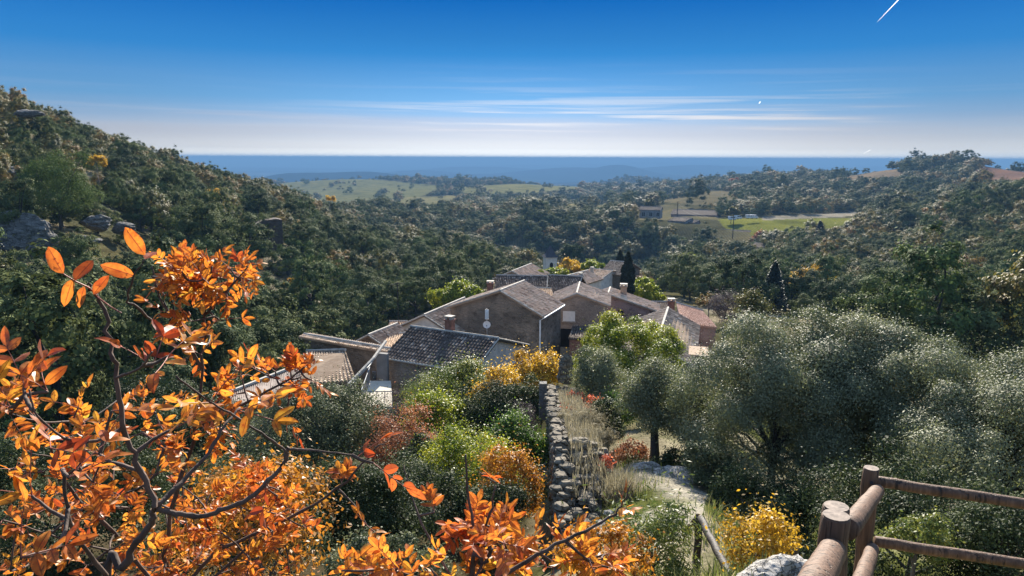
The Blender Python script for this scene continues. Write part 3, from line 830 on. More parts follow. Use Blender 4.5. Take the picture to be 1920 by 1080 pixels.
def woodland():
    rng = np.random.default_rng(77)
    out = []
    for (r0, r1, sp, sc) in [(36, 110, 4.4, 0.92), (110, 330, 5.2, 1.0), (330, 700, 6.6, 1.35), (700, 1300, 7.8, 1.35), (1300, 2700, 11.0, 1.4)]:
        g = np.arange(-r1, r1, sp)
        gx, gy = np.meshgrid(g, g[g > 0])
        x = gx.ravel() + rng.uniform(-.45, .45, gx.size) * sp
        y = gy.ravel() + rng.uniform(-.45, .45, gx.size) * sp
        r = np.hypot(x, y)
        k = (r > r0) & (r < r1) & (np.abs(np.arctan2(x, y)) < R(40))
        x, y, r = x[k], y[k], r[k]
        z = zfun(x, y)
        px, py, w = proj(x, y, z)
        keep = np.ones(len(x), bool)
        for poly, f0, f1, c, tr in FIELDS:
            if not tr:
                hedge = (np.abs(fbm(x / 90.0, y / 90.0, 8, 2) - .5) < .009) & (r > 700)
                keep &= ~(inpoly(px, py, poly) & (r > f0) & (r < f1)) | hedge
        keep &= ~(inpoly(px, py, VILLAGE) & (r < 185))
        keep &= ~((r < 52) & (px > 430) & (px < 1340))
        keep &= ~((r < 100) & (px >= 1340) & (px < 1620))
        keep &= ~((r < 66) & (px >= 1340))
        keep &= ~((r < 46) & (px > 330))
        for cx, cy, cr in CLEAR:
            keep &= ~(np.hypot(x - cx, y - cy) < cr)
        dn = fbm(x / 28.0, y / 28.0, 5, 3)
        rocky = (px < 420) & (py > 330) & (r < 180)
        keep &= rng.random(len(x)) < np.where(rocky, np.clip((dn - 0.25) * 6, 0.5, 1), np.where(r < 330, 0.95, np.clip((dn - 0.22) * 6, 0.5, 1)))
        keep &= ~((r > 1300) & (rng.random(len(x)) < 0.25))
        x, y, z, r, px, py = (a[keep] for a in (x, y, z, r, px, py))
        s = sc * np.exp(rng.normal(size=len(x)) * 0.30)
        big = rng.random(len(x)) < 0.10
        s = np.where(big, s * 1.3, s)
        s = np.where((r < 330), np.minimum(s, 1.55), s)
        s = np.where((r > 215) & (r < 480) & (px < 1000) & (py < 470), np.minimum(s, 1.1), s)
        hgt = 5.0 * np.where(r > 330, 0.72, 1.0)
        for k in range(2):
            tx, ty, _t = proj(x, y, z + s * hgt)
            hide = np.zeros(len(x), bool)
            for poly, f0, f1, c, tr in FIELDS:
                hide |= inpoly(tx, ty, poly) & (r < f1) & (r > 335)
            for poly, f1 in VIEWS:
                hide |= (inpoly(tx, ty, poly) | inpoly(tx, ty + 12, poly)) & (r < f1)
            hide &= ~((np.abs(fbm(x / 90.0, y / 90.0, 8, 2) - .5) < .009) & (r > 700))
            if k == 0:
                s = np.where(hide, s * 0.5, s)
        s = np.where(hide & (r < 150), s * .5, s)
        ok = ~hide | (r < 150)
        x, y, z, r, px, py, s = (a[ok] for a in (x, y, z, r, px, py, s))
        s = np.where((px < 220) & (r > 120), np.minimum(s, .95), s)
        aut = rng.random(len(x)) < np.where(r < 330, 0.014, 0.022)
        idx = np.where(aut, rng.integers(5, 7, len(x)), rng.integers(0, 5, len(x)))
        out.append(np.stack([x, y, z, s, rng.uniform(0, 2 * PI, len(x)), idx, px, py, r], 1))
    W = np.concatenate(out)
    # clump hill on the right skyline: a tall grove
    # which of them the photograph can show: in frame and not behind the ground
    top = W[:, 2] + W[:, 3] * 4.5
    tx, ty, tw = proj(W[:, 0], W[:, 1], top)
    vis = (tx > -20) & (tx < 1940) & (ty < 1080) & (W[:, 8] < 330)
    ids = np.where(vis)[0]
    for f in np.linspace(0.25, 0.97, 22):
        gz = zfun(W[ids, 0] * f, W[ids, 1] * f)
        ids = ids[gz + 1.0 < top[ids] * f]
    size = W[ids, 3] / W[ids, 8]
    ids = ids[np.argsort(-size)]
    hol = ids[W[ids, 5] < 5][:285]
    au = ids[W[ids, 5] >= 5][:40]
    return W, hol, au


W, HOL, AUT = woodland()
CROWN_OBJ = {}


def plant_oak(row):
    x, y, z, s, rz, idx, px, py, r = row
    idx = int(idx)
    evergreen = idx < 5
    if px < 1000:
        side = 'left hillside'
        lab = 'dark grey-green evergreen oak among the dense wood covering the left hillside' if evergreen else 'yellow-brown autumn tree among the evergreen oaks of the left hillside'
    else:
        side = 'right hillside'
        lab = 'dark grey-green evergreen oak among the dense wood of the right hillside' if evergreen else 'yellow-brown autumn tree among the evergreen oaks of the right hillside'
    o = thing('holm_oak' if evergreen else 'autumn_tree', lab, 'tree', (x, y, z), rz, ('evergreen oaks on the ' if evergreen else 'autumn trees on the ') + side)
    o.scale = (s, s, s * (0.9 + 0.25 * ((idx * 7 + int(x * 10)) % 10) / 10))
    c = link('crown', OAKS[idx][0], o)
    link('trunk', OAKS[idx][1], o)
    CROWN_OBJ.setdefault(idx, c)


_single = set(HOL.tolist()) | set(AUT.tolist())
for i in list(HOL) + list(AUT):
    plant_oak(W[i])
for k in range(7):      # every crown kind needs one standing tree
    if k not in CROWN_OBJ:
        i = next(j for j in range(len(W)) if int(W[j, 5]) == k and j not in _single and W[j, 8] < 330)
        _single.add(i)
        plant_oak(W[i])


def scatter(name, rows, crowns):
    """the rest of the wood: crowns instanced on points, one object"""
    n = len(rows)
    me = bpy.data.meshes.new(name)
    me.vertices.add(n)
    me.vertices.foreach_set('co', np.ascontiguousarray(rows[:, :3], np.float32).ravel())
    a = me.attributes.new('rot', 'FLOAT_VECTOR', 'POINT')
    rot = np.zeros((n, 3), np.float32)
    rot[:, 2] = rows[:, 4]
    a.data.foreach_set('vector', rot.ravel())
    a = me.attributes.new('size', 'FLOAT_VECTOR', 'POINT')
    sz = np.repeat(rows[:, 3:4], 3, 1).astype(np.float32)
    sz[:, 2] *= np.interp(rows[:, 8], [300, 420], [1.0, 0.78]) * (0.78 + 0.5 * hash2(np.floor(rows[:, 0] * 3), np.floor(rows[:, 1] * 3), 4))
    a.data.foreach_set('vector', np.ascontiguousarray(sz).ravel())
    a = me.attributes.new('pick', 'INT', 'POINT')
    a.data.foreach_set('value', rows[:, 5].astype(np.int32))
    o = link(name, me)
    g = bpy.data.node_groups.new('scatter_' + name, 'GeometryNodeTree')
    g.interface.new_socket('Geometry', in_out='INPUT', socket_type='NodeSocketGeometry')
    g.interface.new_socket('Geometry', in_out='OUTPUT', socket_type='NodeSocketGeometry')
    N, L = g.nodes, g.links
    gi, go = N.new('NodeGroupInput'), N.new('NodeGroupOutput')
    parts = []
    for k in range(len(crowns)):
        parts.append(N.new('GeometryNodeObjectInfo'))
        parts[-1].transform_space = 'ORIGINAL'
        parts[-1].inputs['Object'].default_value = crowns[k]
        parts[-1].inputs['As Instance'].default_value = True
    iop = N.new('GeometryNodeInstanceOnPoints')
    jn = N.new('GeometryNodeJoinGeometry')
    for p_ in parts:
        L.new(p_.outputs['Geometry'], jn.inputs[0])
    def attr(nm, typ):
        q = N.new('GeometryNodeInputNamedAttribute')
        q.data_type = typ
        q.inputs['Name'].default_value = nm
        return q.outputs['Attribute']
    e2r = N.new('FunctionNodeEulerToRotation')
    L.new(attr('rot', 'FLOAT_VECTOR'), e2r.inputs[0])
    L.new(gi.outputs[0], iop.inputs['Points'])
    L.new(jn.outputs[0], iop.inputs['Instance'])
    iop.inputs['Pick Instance'].default_value = True
    L.new(attr('pick', 'INT'), iop.inputs['Instance Index'])
    L.new(e2r.outputs[0], iop.inputs['Rotation'])
    L.new(attr('size', 'FLOAT_VECTOR'), iop.inputs['Scale'])
    L.new(iop.outputs[0], go.inputs[0])
    md = o.modifiers.new('scatter', 'NODES')
    md.node_group = g
    return o


_rest = np.array([i for i in range(len(W)) if i not in _single])
wood_obj = scatter('woodland', W[_rest], [CROWN_OBJ[k] for k in range(7)])
tag(wood_obj, 'dense evergreen wood filling the valley and its far slopes', 'woodland', kind='stuff')


# --- single trees and shrubs one can tell apart
SEED = [100]


def plant(name, label, cat, X, Y, d, hw, hh, mat, n=6000, leaf=0.12, lobes=30, group=None, depth=None, trunk=True, bark='bark', lobe_k=0.36, sprig=0.12,
          foot=None, aspect=0.55, outward=0.75, hollow=0.4, skirt=-0.6, tr=0.05, limbs=8, wild=0.2):
    SEED[0] += 1
    rng = np.random.default_rng(SEED[0])
    c = P(X, Y, d)
    dist = c.length
    rx, rz = hw * dist / FPX * 0.9, hh * dist / FPX * 0.9
    ry = depth if depth else rx * 0.9
    if foot:
        f = P(*foot)
        bx, by = f.x, f.y
    else:
        bx, by = c.x, c.y
    gz = ground(bx, by)
    gz = min(gz, c.z - rz * 0.4)
    o = thing(name, label, cat, (bx, by, gz), 0.0, group)
    off = np.array([c.x - bx, c.y - by, c.z - gz])
    V, F, tt, C = crown_cloud(rng, rx, ry, rz, lobes, lobe_k * min(rx, rz), n, leaf, leaf * aspect, outward, 0.4, hollow, skirt, sprig, 0.25, wild)
    if V.shape[0]:
        V = V + off
    cm = quads_mesh('crown', V, F, M[mat], {'tint': tt})
    link('crown', cm, o)
    if trunk:
        lm = [tuple(p + off) for p in C[:limbs]]
        r0 = max(0.03, tr * (rx + rz) * 0.5)
        tm = trunk_mesh(rng, (0, 0, 0), tuple(off), r0, lm, 7, bark)
        link('trunk', tm, o)
    return o

# ------------------------------------------------------------------ village: houses with tiled roofs
def tiles(mb, a, b, c, d, tw=0.21, tl=0.34, seed=0, arc=0.075, rough=1.0):
    """canal tiles over the quad a,b (eave left, right) c,d (ridge right, left)"""
    a, b, c, d = Vector(a), Vector(b), Vector(c), Vector(d)
    rnd = random.Random(seed)
    sg = seed * 1.7
    wid = max((b - a).length, (c - d).length)
    ln = ((d - a).length + (c - b).length) / 2
    nc, nr = max(2, round(wid / tw)), max(2, round(ln / tl))
    n = (b - a).cross(d - a).normalized()
    if n.z < 0:
        n = -n

    def pt(u, v):
        k_ = math.sin(PI * min(1, max(0, u))) * math.sin(PI * min(1, max(0, v)))
        w_ = math.sin(u * wid * 0.9 + sg) * math.cos(v * ln * 0.8 + sg * 2)
        return (a.lerp(b, u)).lerp(d.lerp(c, u), v) - n * (0.010 * wid * k_ - 0.035 * w_ * k_ - 0.02 * k_)
    th = 0.14
    u_ = [pt(0, 0), pt(1, 0), pt(1, 1), pt(0, 1)]
    mb.add(u_ + [p - n * th for p in u_], [(0, 1, 2, 3), (7, 6, 5, 4), (0, 4, 5, 1), (1, 5, 6, 2), (2, 6, 7, 3), (3, 7, 4, 0)], 0.12)
    K = 4
    for j in range(nr):
        for i in range(nc):
            v0, v1 = j / nr - 0.03 * rnd.random() / nr, min(1.0, (j + 1.12) / nr)
            jit = (rnd.random() - 0.5) * 0.16 * rough
            u0, u1 = (i + 0.10 + jit * 0.5) / nc, (i + 0.90 + jit * 0.5) / nc
            lift = 0.035 + 0.02 * rnd.random() * rough
            t = min(1, max(0, rnd.gauss(0.5, 0.27)))
            vs = []
            for (vv, lf, kk) in ((v0, lift, 1.0), (v1, 0.012, 0.82)):
                for k in range(K + 1):
                    s = k / K
                    uu = (u0 + u1) / 2 + (s - 0.5) * (u1 - u0) * kk
                    vs.append(pt(uu, vv + jit * 0.02) + n * (lf + arc * kk * math.sin(PI * s)))
            fs = [(k, k + 1, K + 2 + k, K + 1 + k) for k in range(K)]
            fs.append(tuple(range(K + 1))[::-1])
            mb.add(vs, fs, t)


def cap_line(mb, pts, r=0.11):
    mb.tube(pts, r, 6, True, 0.9)


def chimney(root, x, y, z0, h, s=0.55, mat='brick', pots=True):
    mb = MB()
    mb.box(x - s / 2, x + s / 2, y - s / 2, y + s / 2, z0 - 0.8, z0 + h)
    mb.box(x - s * .62, x + s * .62, y - s * .62, y + s * .62, z0 + h, z0 + h + 0.10)
    o = mb.build('chimney', M[mat], root)
    if pots:
        mb = MB()
        mb.box(x - s * .5, x - s * .2, y - s * .45, y + s * .45, z0 + h + 0.1, z0 + h + 0.28)
        mb.box(x + s * .2, x + s * .5, y - s * .45, y + s * .45, z0 + h + 0.1, z0 + h + 0.28)
        mb.box(x - s * .6, x + s * .6, y - s * .55, y + s * .55, z0 + h + 0.28, z0 + h + 0.34)
        mb.build('chimney_cap', M['mortar'], o)
    return o


def window(root, face, W_, L_, x, z, w, h, frame='white', pane='glass', shutter=None, name='window'):
    """face: 'front' y=0, 'right' x=W_, 'left' x=0; x runs along the face, z is the sill height"""
    def mp(px, out, pz):
        if face == 'front':
            return (px, -out, pz)
        if face == 'right':
            return (W_ + out, px, pz)
        return (-out, px, pz)

    def slab(mb, a0, a1, b0, b1, o0, o1):
        v = [mp(p, q, r_) for r_ in (b0, b1) for q in (o0, o1) for p in (a0, a1)]
        mb.add(v, [(0, 2, 3, 1), (4, 5, 7, 6), (0, 1, 5, 4), (2, 6, 7, 3), (0, 4, 6, 2), (1, 3, 7, 5)])
    t = 0.07
    mb = MB()
    slab(mb, x, x + t, z, z + h, -0.05, 0.05)
    slab(mb, x + w - t, x + w, z, z + h, -0.05, 0.05)
    slab(mb, x + t, x + w - t, z, z + t, -0.05, 0.05)
    slab(mb, x + t, x + w - t, z + h - t, z + h, -0.05, 0.05)
    slab(mb, x + w / 2 - t / 2, x + w / 2 + t / 2, z + t, z + h - t, -0.04, 0.04)
    o = mb.build(name, M[frame], root)
    mb = MB()
    slab(mb, x + t, x + w / 2 - t / 2, z + t, z + h - t, 0.0, 0.015)
    slab(mb, x + w / 2 + t / 2, x + w - t, z + t, z + h - t, 0.0, 0.015)
    mb.build('pane', M[pane], o)
    mb = MB()
    slab(mb, x - 0.08, x + w + 0.08, z - 0.10, z - 0.002, -0.05, 0.12)
    mb.build('sill', M['mortar'], o)
    if shutter:
        for (s0, s1) in ((x - w * 0.5 - 0.03, x - 0.03), (x + w + 0.03, x + w * 1.5 + 0.03)):
            mb = MB()
            slab(mb, s0, s1, z, z + h, 0.01, 0.06)
            mb.build('shutter', M[shutter], o)
    return o


HN = [0]


def gable_house(label, FL, FR, L, h, t=0.5, drop=4.0, over=0.28, wall='stone', tile='tile_pale', ridge='away', s=0.5, cap=True, name='stone_house', cat='house', group='village houses', tw=0.21, z=None):
    """FL/FR: the two front eave corners in the world. ridge 'away' = gable to the front, 'along' = eave to the front"""
    HN[0] += 1
    FL, FR = Vector(FL), Vector(FR)
    ez = (FL.z + FR.z) / 2 if z is None else z
    dx = Vector((FR.x - FL.x, FR.y - FL.y, 0))
    W_ = dx.length
    rz = math.atan2(dx.y, dx.x)
    root = thing(name, label, cat, (FL.x, FL.y, ez - drop), rz, group)
    D = drop
    mb = MB()
    if ridge == 'away':
        mb.prism([(0, 0, 0), (W_, 0, 0), (W_, 0, D), (t * W_, 0, D + h), (0, 0, D)], (0, L, 0))
    else:
        mb.prism([(0, 0, 0), (0, 0, D), (0, s * L, D + h), (0, L, D), (0, L, 0)], (W_, 0, 0))
    mb.build('wall', M[wall], root)
    mb = MB()
    e = 0.16
    cp = MB()
    if ridge == 'away':
        lo, ro = over * h / (t * W_), over * h / ((1 - t) * W_)
        rl, rr = (t * W_, -over, D + h + e), (t * W_, L + over, D + h + e)
        tiles(mb, (-over, L + over, D - lo + e), (-over, -over, D - lo + e), rl, rr, tw, 0.34, HN[0] * 2)
        tiles(mb, (W_ + over, -over, D - ro + e), (W_ + over, L + over, D - ro + e), rr, rl, tw, 0.34, HN[0] * 2 + 1)
        cap_line(cp, [Vector(rl) + Vector((0, 0, 0.04)), Vector(rr) + Vector((0, 0, 0.04))], 0.10)
        for pts in ([(-over, -over, D - lo + e), rl], [rl, (W_ + over, -over, D - ro + e)]):
            q = [Vector(p) + Vector((0, -0.02, 0.02)) for p in pts]
            if cap:
                cap_line(cp, q, 0.05)
    else:
        fo, bo = over * h / (s * L), over * h / ((1 - s) * L)
        rl, rr = (-over, s * L, D + h + e), (W_ + over, s * L, D + h + e)
        tiles(mb, (-over, -over, D - fo + e), (W_ + over, -over, D - fo + e), rr, rl, tw, 0.34, HN[0] * 2)
        tiles(mb, (W_ + over, L + over, D - bo + e), (-over, L + over, D - bo + e), rl, rr, tw, 0.34, HN[0] * 2 + 1)
        cap_line(cp, [Vector(rl) + Vector((0, 0, 0.04)), Vector(rr) + Vector((0, 0, 0.04))], 0.10)
        if cap:
            for pts in ([(W_ + over, -over, D - fo + e), rr], [rr, (W_ + over, L + over, D - bo + e)]):
                cap_line(cp, [Vector(p) + Vector((0.02, 0, 0.02)) for p in pts], 0.05)
    roof = mb.build('roof', M[tile], root)
    cp.build('ridge_cap', M['mortar'], roof)
    return root, W_, D


def quad_house(label, corners, drop=3.0, wall='stone', tile='tile_grey', name='stone_house', cat='house', group='village houses', sheet=False, edge=True, tw=0.21):
    """single-slope building under the roof quad: eave left, eave right, ridge right, ridge left (world points)"""
    HN[0] += 1
    c = [Vector(p) for p in corners]
    base = sum(c, Vector()) / 4
    zlo = min(p.z for p in c) - drop
    root = thing(name, label, cat, (base.x, base.y, zlo), 0.0, group)
    o = Vector((base.x, base.y, zlo))
    q = [p - o for p in c]
    m = sum(q, Vector()) / 4
    mb = MB()
    ins = [Vector((m.x + (p.x - m.x) * 0.94, m.y + (p.y - m.y) * 0.94, p.z)) for p in q]
    top = [p - Vector((0, 0, 0.15)) for p in ins]
    bot = [Vector((p.x, p.y, 0)) for p in ins]
    mb.add(bot + top, [(0, 1, 5, 4), (1, 2, 6, 5), (2, 3, 7, 6), (3, 0, 4, 7), (4, 5, 6, 7), (3, 2, 1, 0)])
    mb.build('wall', M[wall], root)
    mb = MB()
    if sheet:
        tiles(mb, *q, tw=0.16, tl=3.0, seed=HN[0], arc=0.05, rough=0.1)
    else:
        tiles(mb, *q, tw=tw, tl=0.34, seed=HN[0])
    roof = mb.build('roof', M[tile], root)
    if edge:
        cp = MB()
        cap_line(cp, [q[3] + Vector((0, 0, .1)), q[2] + Vector((0, 0, .1))], 0.10)
        cp.build('ridge_cap', M['mortar'], roof)
    return root, q


# --- house in front with dark canal tiles and white rendered gable end
FL, FR = P(727, 672, 48.2), P(884, 694, 45.0)
hA, wA, dA = gable_house('white rendered house with dark tiled roof and stone front below the village', FL, FR, 7.2, 1.35, drop=3.6, wall='plaster', tile='tile_dark', ridge='along', s=0.42, tw=0.25, name='rendered_house')
mb = MB(); mb.box(-0.03, wA - 0.02, -0.06, -0.004, 0, dA - 0.12); mb.build('stone_front', M['stone_warm'], hA)
window(hA, 'right', wA, 7.2, 2.3, 1.6, 1.05, 1.25, 'white', 'glass')
window(hA, 'right', wA, 7.2, 5.3, 1.3, 1.1, 1.5, 'white', 'blueshutter', name='shuttered_window')
mb = MB(); mb.tube([(2.6, -0.2, dA - 0.2), (2.6, -0.13, dA - 0.5), (2.6, -0.13, 0.4)], 0.06, 6); mb.build('drainpipe', M['greymetal'], hA)
mb = MB(); mb.tube([(-0.3, -0.36, dA + 0.02), (wA + 0.3, -0.36, dA + 0.02)], 0.075, 6); mb.build('gutter', M['mortar'], hA)
chimney(hA, 2.9, 3.3, dA + 1.5, 0.75, 0.5)
mb = MB(); mb.box(1.9, 4.0, -1.3, -0.07, 0.75, 0.9); bal = mb.build('balcony', M['mortar'], hA)
mb = MB()
for k in range(15):
    x = 1.93 + k * 2.04 / 14
    mb.tube([(x, -1.27, 0.9), (x, -1.27, 1.75)], 0.014, 4)
mb.tube([(1.9, -1.27, 1.77), (4.0, -1.27, 1.77)], 0.03, 5); mb.tube([(1.92, -1.27, 1.77), (1.92, -0.08, 1.77)], 0.03, 5)
for k in range(7):
    mb.tube([(1.92, -1.27 + k * 0.17, 0.9), (1.92, -1.27 + k * 0.17, 1.75)], 0.014, 4)
mb.build('railing', M['darkmetal'], bal)

# --- terrace beside it
tq = [P(678, 760, 41.5), P(736, 762, 41.5), P(733, 714, 46.6), P(694, 716, 46.6)]
tz = sum(p.z for p in tq) / 4
tb = thing('terrace', 'pale paved terrace with iron railing beside the white rendered house', 'terrace', (tq[0].x, tq[0].y, tz - 2.6))
to = Vector((tq[0].x, tq[0].y, tz - 2.6))
tl = [Vector((p.x, p.y, tz)) - to for p in tq]
mb = MB(); mb.prism([p - Vector((0, 0, 0.22)) for p in tl], (0, 0, 0.22)); mb.build('slab', M['slab'], tb)
mb = MB(); mi = sum(tl, Vector()) / 4
mb.prism([Vector((mi.x + (p.x - mi.x) * .95, mi.y + (p.y - mi.y) * .95, 0)) for p in tl], (0, 0, 2.378)); mb.build('base_wall', M['stone'], tb)
mb = MB()
for (A_, B_, nb) in ((tl[0], tl[1], 20), (tl[0], tl[3], 30)):
    for k in range(nb + 1):
        p = A_.lerp(B_, k / nb)
        mb.tube([p, p + Vector((0, 0, 0.92))], 0.012 if k % 5 else 0.025, 4)
    mb.tube([A_ + Vector((0, 0, 0.94)), B_ + Vector((0, 0, 0.94))], 0.03, 5)
mb.build('railing', M['greymetal'], tb)
# rear wall of the terrace with a small window, and the sloping white coping
mb = MB()
p0, p1 = P(707, 716, 47.3) - to, P(727, 716, 47.0) - to
mb.prism([(p0.x, p0.y, 2.2), (p1.x, p1.y, 2.2), (p1.x, p1.y, 4.3), (p0.x, p0.y, 4.3)], (0.05, 0.35, 0)); mb.build('rear_wall', M['plaster_grey'], tb)
mb = MB(); a_, b_ = P(698, 712, 46.9) - to, P(705, 700, 46.9) - to
mb.box(a_.x, b_.x, a_.y, a_.y + 0.06, a_.z, b_.z + 0.1); mb.build('window', M['glass'], tb)
mb = MB(); mb.tube([P(723, 640, 49) - to, P(700, 672, 46.5) - to, P(652, 722, 43.5) - to], 0.11, 6); mb.build('coping', M['mortar'], tb)
mb = MB(); mb.tube([P(655, 726, 43.3) - to, P(698, 680, 46.5) - to], 0.04, 6); mb.build('pipe', M['greymetal'], tb)

# --- long house with shaded rear wall, and the two lean-tos in front of it
FL, FR = P(570, 640, 56.0), P(737, 656, 51.5)
gable_house('long stone house with bare shaded wall left of the terrace', FL, FR, 0.6, 0.05, drop=4.5, wall='stone', tile='tile_pale', ridge='along', s=0.5)
quad_house('low building with broken grey stone roof under the bare shaded wall', [P(540, 722, 44), P(668, 714, 45.2), P(648, 658, 49.5), P(575, 660, 51.5)], 3.0, tile='tile_grey', tw=0.26)
quad_house('long shed with pale corrugated roof at the left end of the village', [P(425, 775, 34.5), P(566, 722, 40.5), P(562, 686, 43.0), P(432, 738, 37.0)], 2.6, wall='stone', tile='fibre', sheet=True, name='shed')

# --- roofs behind, at the left
gable_house('low tiled house with white hip ridges behind the front house', P(742, 625, 63), P(852, 622, 61), 8.0, 1.45, t=0.52, drop=3.5, wall='cream', tile='tile_grey', tw=0.23)
gable_house('small tiled outhouse just right of the long bare wall', P(668, 648, 58), P(722, 647, 57), 4.0, 0.75, drop=3.0, wall='stone', tile='tile_grey')
quad_house('cream walled outhouse with half bare roof beside the antenna mast', [P(716, 650, 55), P(762, 648, 54.5), P(768, 626, 60), P(728, 628, 60)], 2.5, wall='cream', tile='tile_pale')
quad_house('narrow flat roofed cream annex at the foot of the antenna mast', [P(728, 612, 66), P(764, 612, 66), P(764, 604, 70), P(730, 604, 70)], 2.0, wall='cream', tile='tile_pale', name='annex')

# --- the big barn-like house with blind gable
FL, FR = P(845, 581, 63.0), P(1015, 588, 59.7)
hD, wD, dD = gable_house('tall stone house with large windowless gable and white drainpipe', FL, FR, 5.0, 1.75, t=0.57, drop=5.2, wall='stone', tile='tile_pale', tw=0.23)
mb = MB(); mb.tube([(wD + 0.36, 5.0, dD + 0.02), (wD + 0.36, -0.3, dD - 0.08), (wD - 0.05, -0.12, dD - 0.35), (wD - 0.05, -0.1, 0)], 0.07, 6); mb.build('drainpipe', M['white'], hD)
mb = MB(); mb.prism([(4.6, -1.0, 0), (7.0, -1.0, 0), (7.0, -1.0, 1.5), (6.2, -1.0, 2.0), (4.8, -1.0, 1.9)], (0, 0.95, 0)); mb.build('lean_to', M['stone'], hD)
# second gable with white shutter
FL, FR = P(1036, 568, 67.9), P(1139, 577, 67.2)
hE, wE, dE = gable_house('stone house with one white shuttered window in its shaded gable', FL, FR, 5.8, 1.0, t=0.44, drop=5.0, wall='stone_warm', tile='tile_pale')
window(hE, 'front', wE, 5.8, 1.0, dE - 1.55, 1.15, 0.95, 'white', 'white', name='shuttered_window')
mb = MB(); mb.box(0.5, 2.0, -0.03, -0.004, 0.0, 2.7); mb.build('opening_shade_sheet', M['dark'], hE)  # near-black sheet on the wall, painted for the shade in a dark opening
quad_house('low shed with dark lean-to roof between the two stone gables', [P(1066, 634, 61.5), P(1121, 636, 61), P(1127, 613, 65), P(1073, 611, 65.2)], 2.4, wall='brick', tile='tile_dark', name='shed', edge=False)
# house with pink stone wall
FL, FR = P(1062, 580, 76), P(1232, 584, 74.2)
hF, wF, dF = gable_house('pink stone house with pale roof and stone chimney beside the cypress', FL, FR, 3.6, 1.6, t=0.46, drop=5.5, wall='stone_pink', tile='tile_pale')
window(hF, 'front', wF, 11, wF * 0.565, dF - 0.7, 0.7, 0.8, 'brick', 'dark')
chimney(hF, wF * 0.62, 2.4, dF + 0.95, 1.2, 0.65, 'stone_warm')
# big roof on the right
FL, FR = P(1150, 674, 49.3), P(1296, 690, 47.9)
hH, wH, dH = gable_house('house with wide grey stone-tiled roof behind the round yellow-green tree', FL, FR, 12.5, 1.25, t=0.55, drop=3.2, wall='stone_warm', tile='tile_grey', tw=0.26)
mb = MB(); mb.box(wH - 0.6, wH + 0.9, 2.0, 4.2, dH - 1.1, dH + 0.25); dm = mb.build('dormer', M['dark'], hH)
mb = MB(); mb.box(wH - 0.75, wH + 1.05, 1.85, 4.35, dH + 0.25, dH + 0.36); mb.box(wH - 0.72, wH - 0.6, 1.9, 2.0, dH - 1.1, dH + 0.25); mb.build('dormer_trim', M['tile_grey'], dm)
mb = MB(); mb.box(wH * 0.72, wH * 0.80, 1.5, 2.0, dH + 0.75, dH + 0.98); mb.build('vent', M['white'], hH)
# right end
hI, qI = quad_house('house with dark tiled roof and brick chimney right of the cypress', [P(1219, 586, 74), P(1264, 587, 73), P(1257, 567, 79), P(1212, 567, 80)], 4.0, tile='tile_dark', wall='stone_pink')
chimney(hI, qI[1].x - 0.3, qI[1].y + 0.2, qI[1].z + 0.2, 0.95, 0.62)
quad_house('house with plain pink roof at the right end of the village', [P(1278, 606, 64), P(1345, 614, 62), P(1318, 584, 68.5), P(1268, 569, 71)], 4.0, wall='stone_pink', tile='tile_pink')
# back rows
hJ, wJ, dJ = gable_house('house with long dark tiled roof just behind the blind gable', P(930, 549, 83), P(1020, 549, 82.5), 6, 1.35, drop=4, wall='stone', tile='tile_dark', ridge='along')
chimney(hJ, -0.8, 1.2, dJ - 0.2, 1.0, 0.7)
gable_house('house with narrow dark tiled roof in the middle of the village', P(1021, 549, 84), P(1077, 550, 83), 6, 1.4, drop=4, wall='stone', tile='tile_dark', ridge='along')
quad_house('house with plain pale lean-to roof behind the blind gable', [P(994, 560, 73.5), P(1040, 560, 72.5), P(1034, 542, 78.5), P(992, 540, 79)], 3.5, tile='tile_pale', wall='stone_pink')
hJ3, w3, d3 = gable_house('house with pale low gable and slim chimney in the middle of the village', P(1026, 533, 97), P(1081, 536, 94.5), 7, 0.9, drop=4.5, wall='cream', tile='tile_pale')
chimney(hJ3, w3 * 0.95, 1.5, d3 + 0.1, 1.2, 0.45, 'mortar')
gable_house('house with wide low gable roof at the back left of the village', P(928, 526, 107), P(995, 526, 105), 8, 1.25, drop=5, wall='stone_warm', tile='tile_pale')
hK, wK, dK = gable_house('flat looking pale house at the back of the village left of the cypresses', P(1089, 522, 121), P(1127, 521, 119), 8, 0.8, drop=5, wall='cream', tile='tile_pale', ridge='along')
chimney(hK, 1.0, 2.2, dK + 0.3, 0.9, 0.5, 'mortar')
gable_house('grey roofed stone house just left of the two cypresses', P(1127, 514, 124), P(1163, 515, 122), 8, 1.6, drop=5, wall='stone', tile='tile_grey', ridge='along')
quad_house('pale roofed house behind the two cypresses', [P(1160, 508, 128), P(1207, 522, 121), P(1203, 513, 131), P(1164, 498, 138)], 4.5, tile='tile_grey', wall='stone')

# --- church tower
q = P(1031, 508, 190)
tw_ = thing('church_tower', 'pale square church tower with dark pointed spire behind the village', 'church tower', (q.x, q.y, q.z - 5), R(12))
mb = MB(); mb.box(-1.5, 1.5, -1.5, 1.5, 0, 8.6); mb.box(-1.62, 1.62, -1.62, 1.62, 8.6, 8.78); mb.build('wall', M['cream'], tw_)
mb = MB()
sp = [(-1.78, -1.78, 8.78), (1.78, -1.78, 8.78), (1.78, 1.78, 8.78), (-1.78, 1.78, 8.78)]
s2 = [(-1.15, -1.15, 9.5), (1.15, -1.15, 9.5), (1.15, 1.15, 9.5), (-1.15, 1.15, 9.5)]
mb.add(sp + s2 + [(0, 0, 11.9)], [(0, 1, 5, 4), (1, 2, 6, 5), (2, 3, 7, 6), (3, 0, 4, 7), (4, 5, 8), (5, 6, 8), (6, 7, 8), (7, 4, 8), (3, 2, 1, 0)], 0.4)
mb.build('spire', M['slate'], tw_)
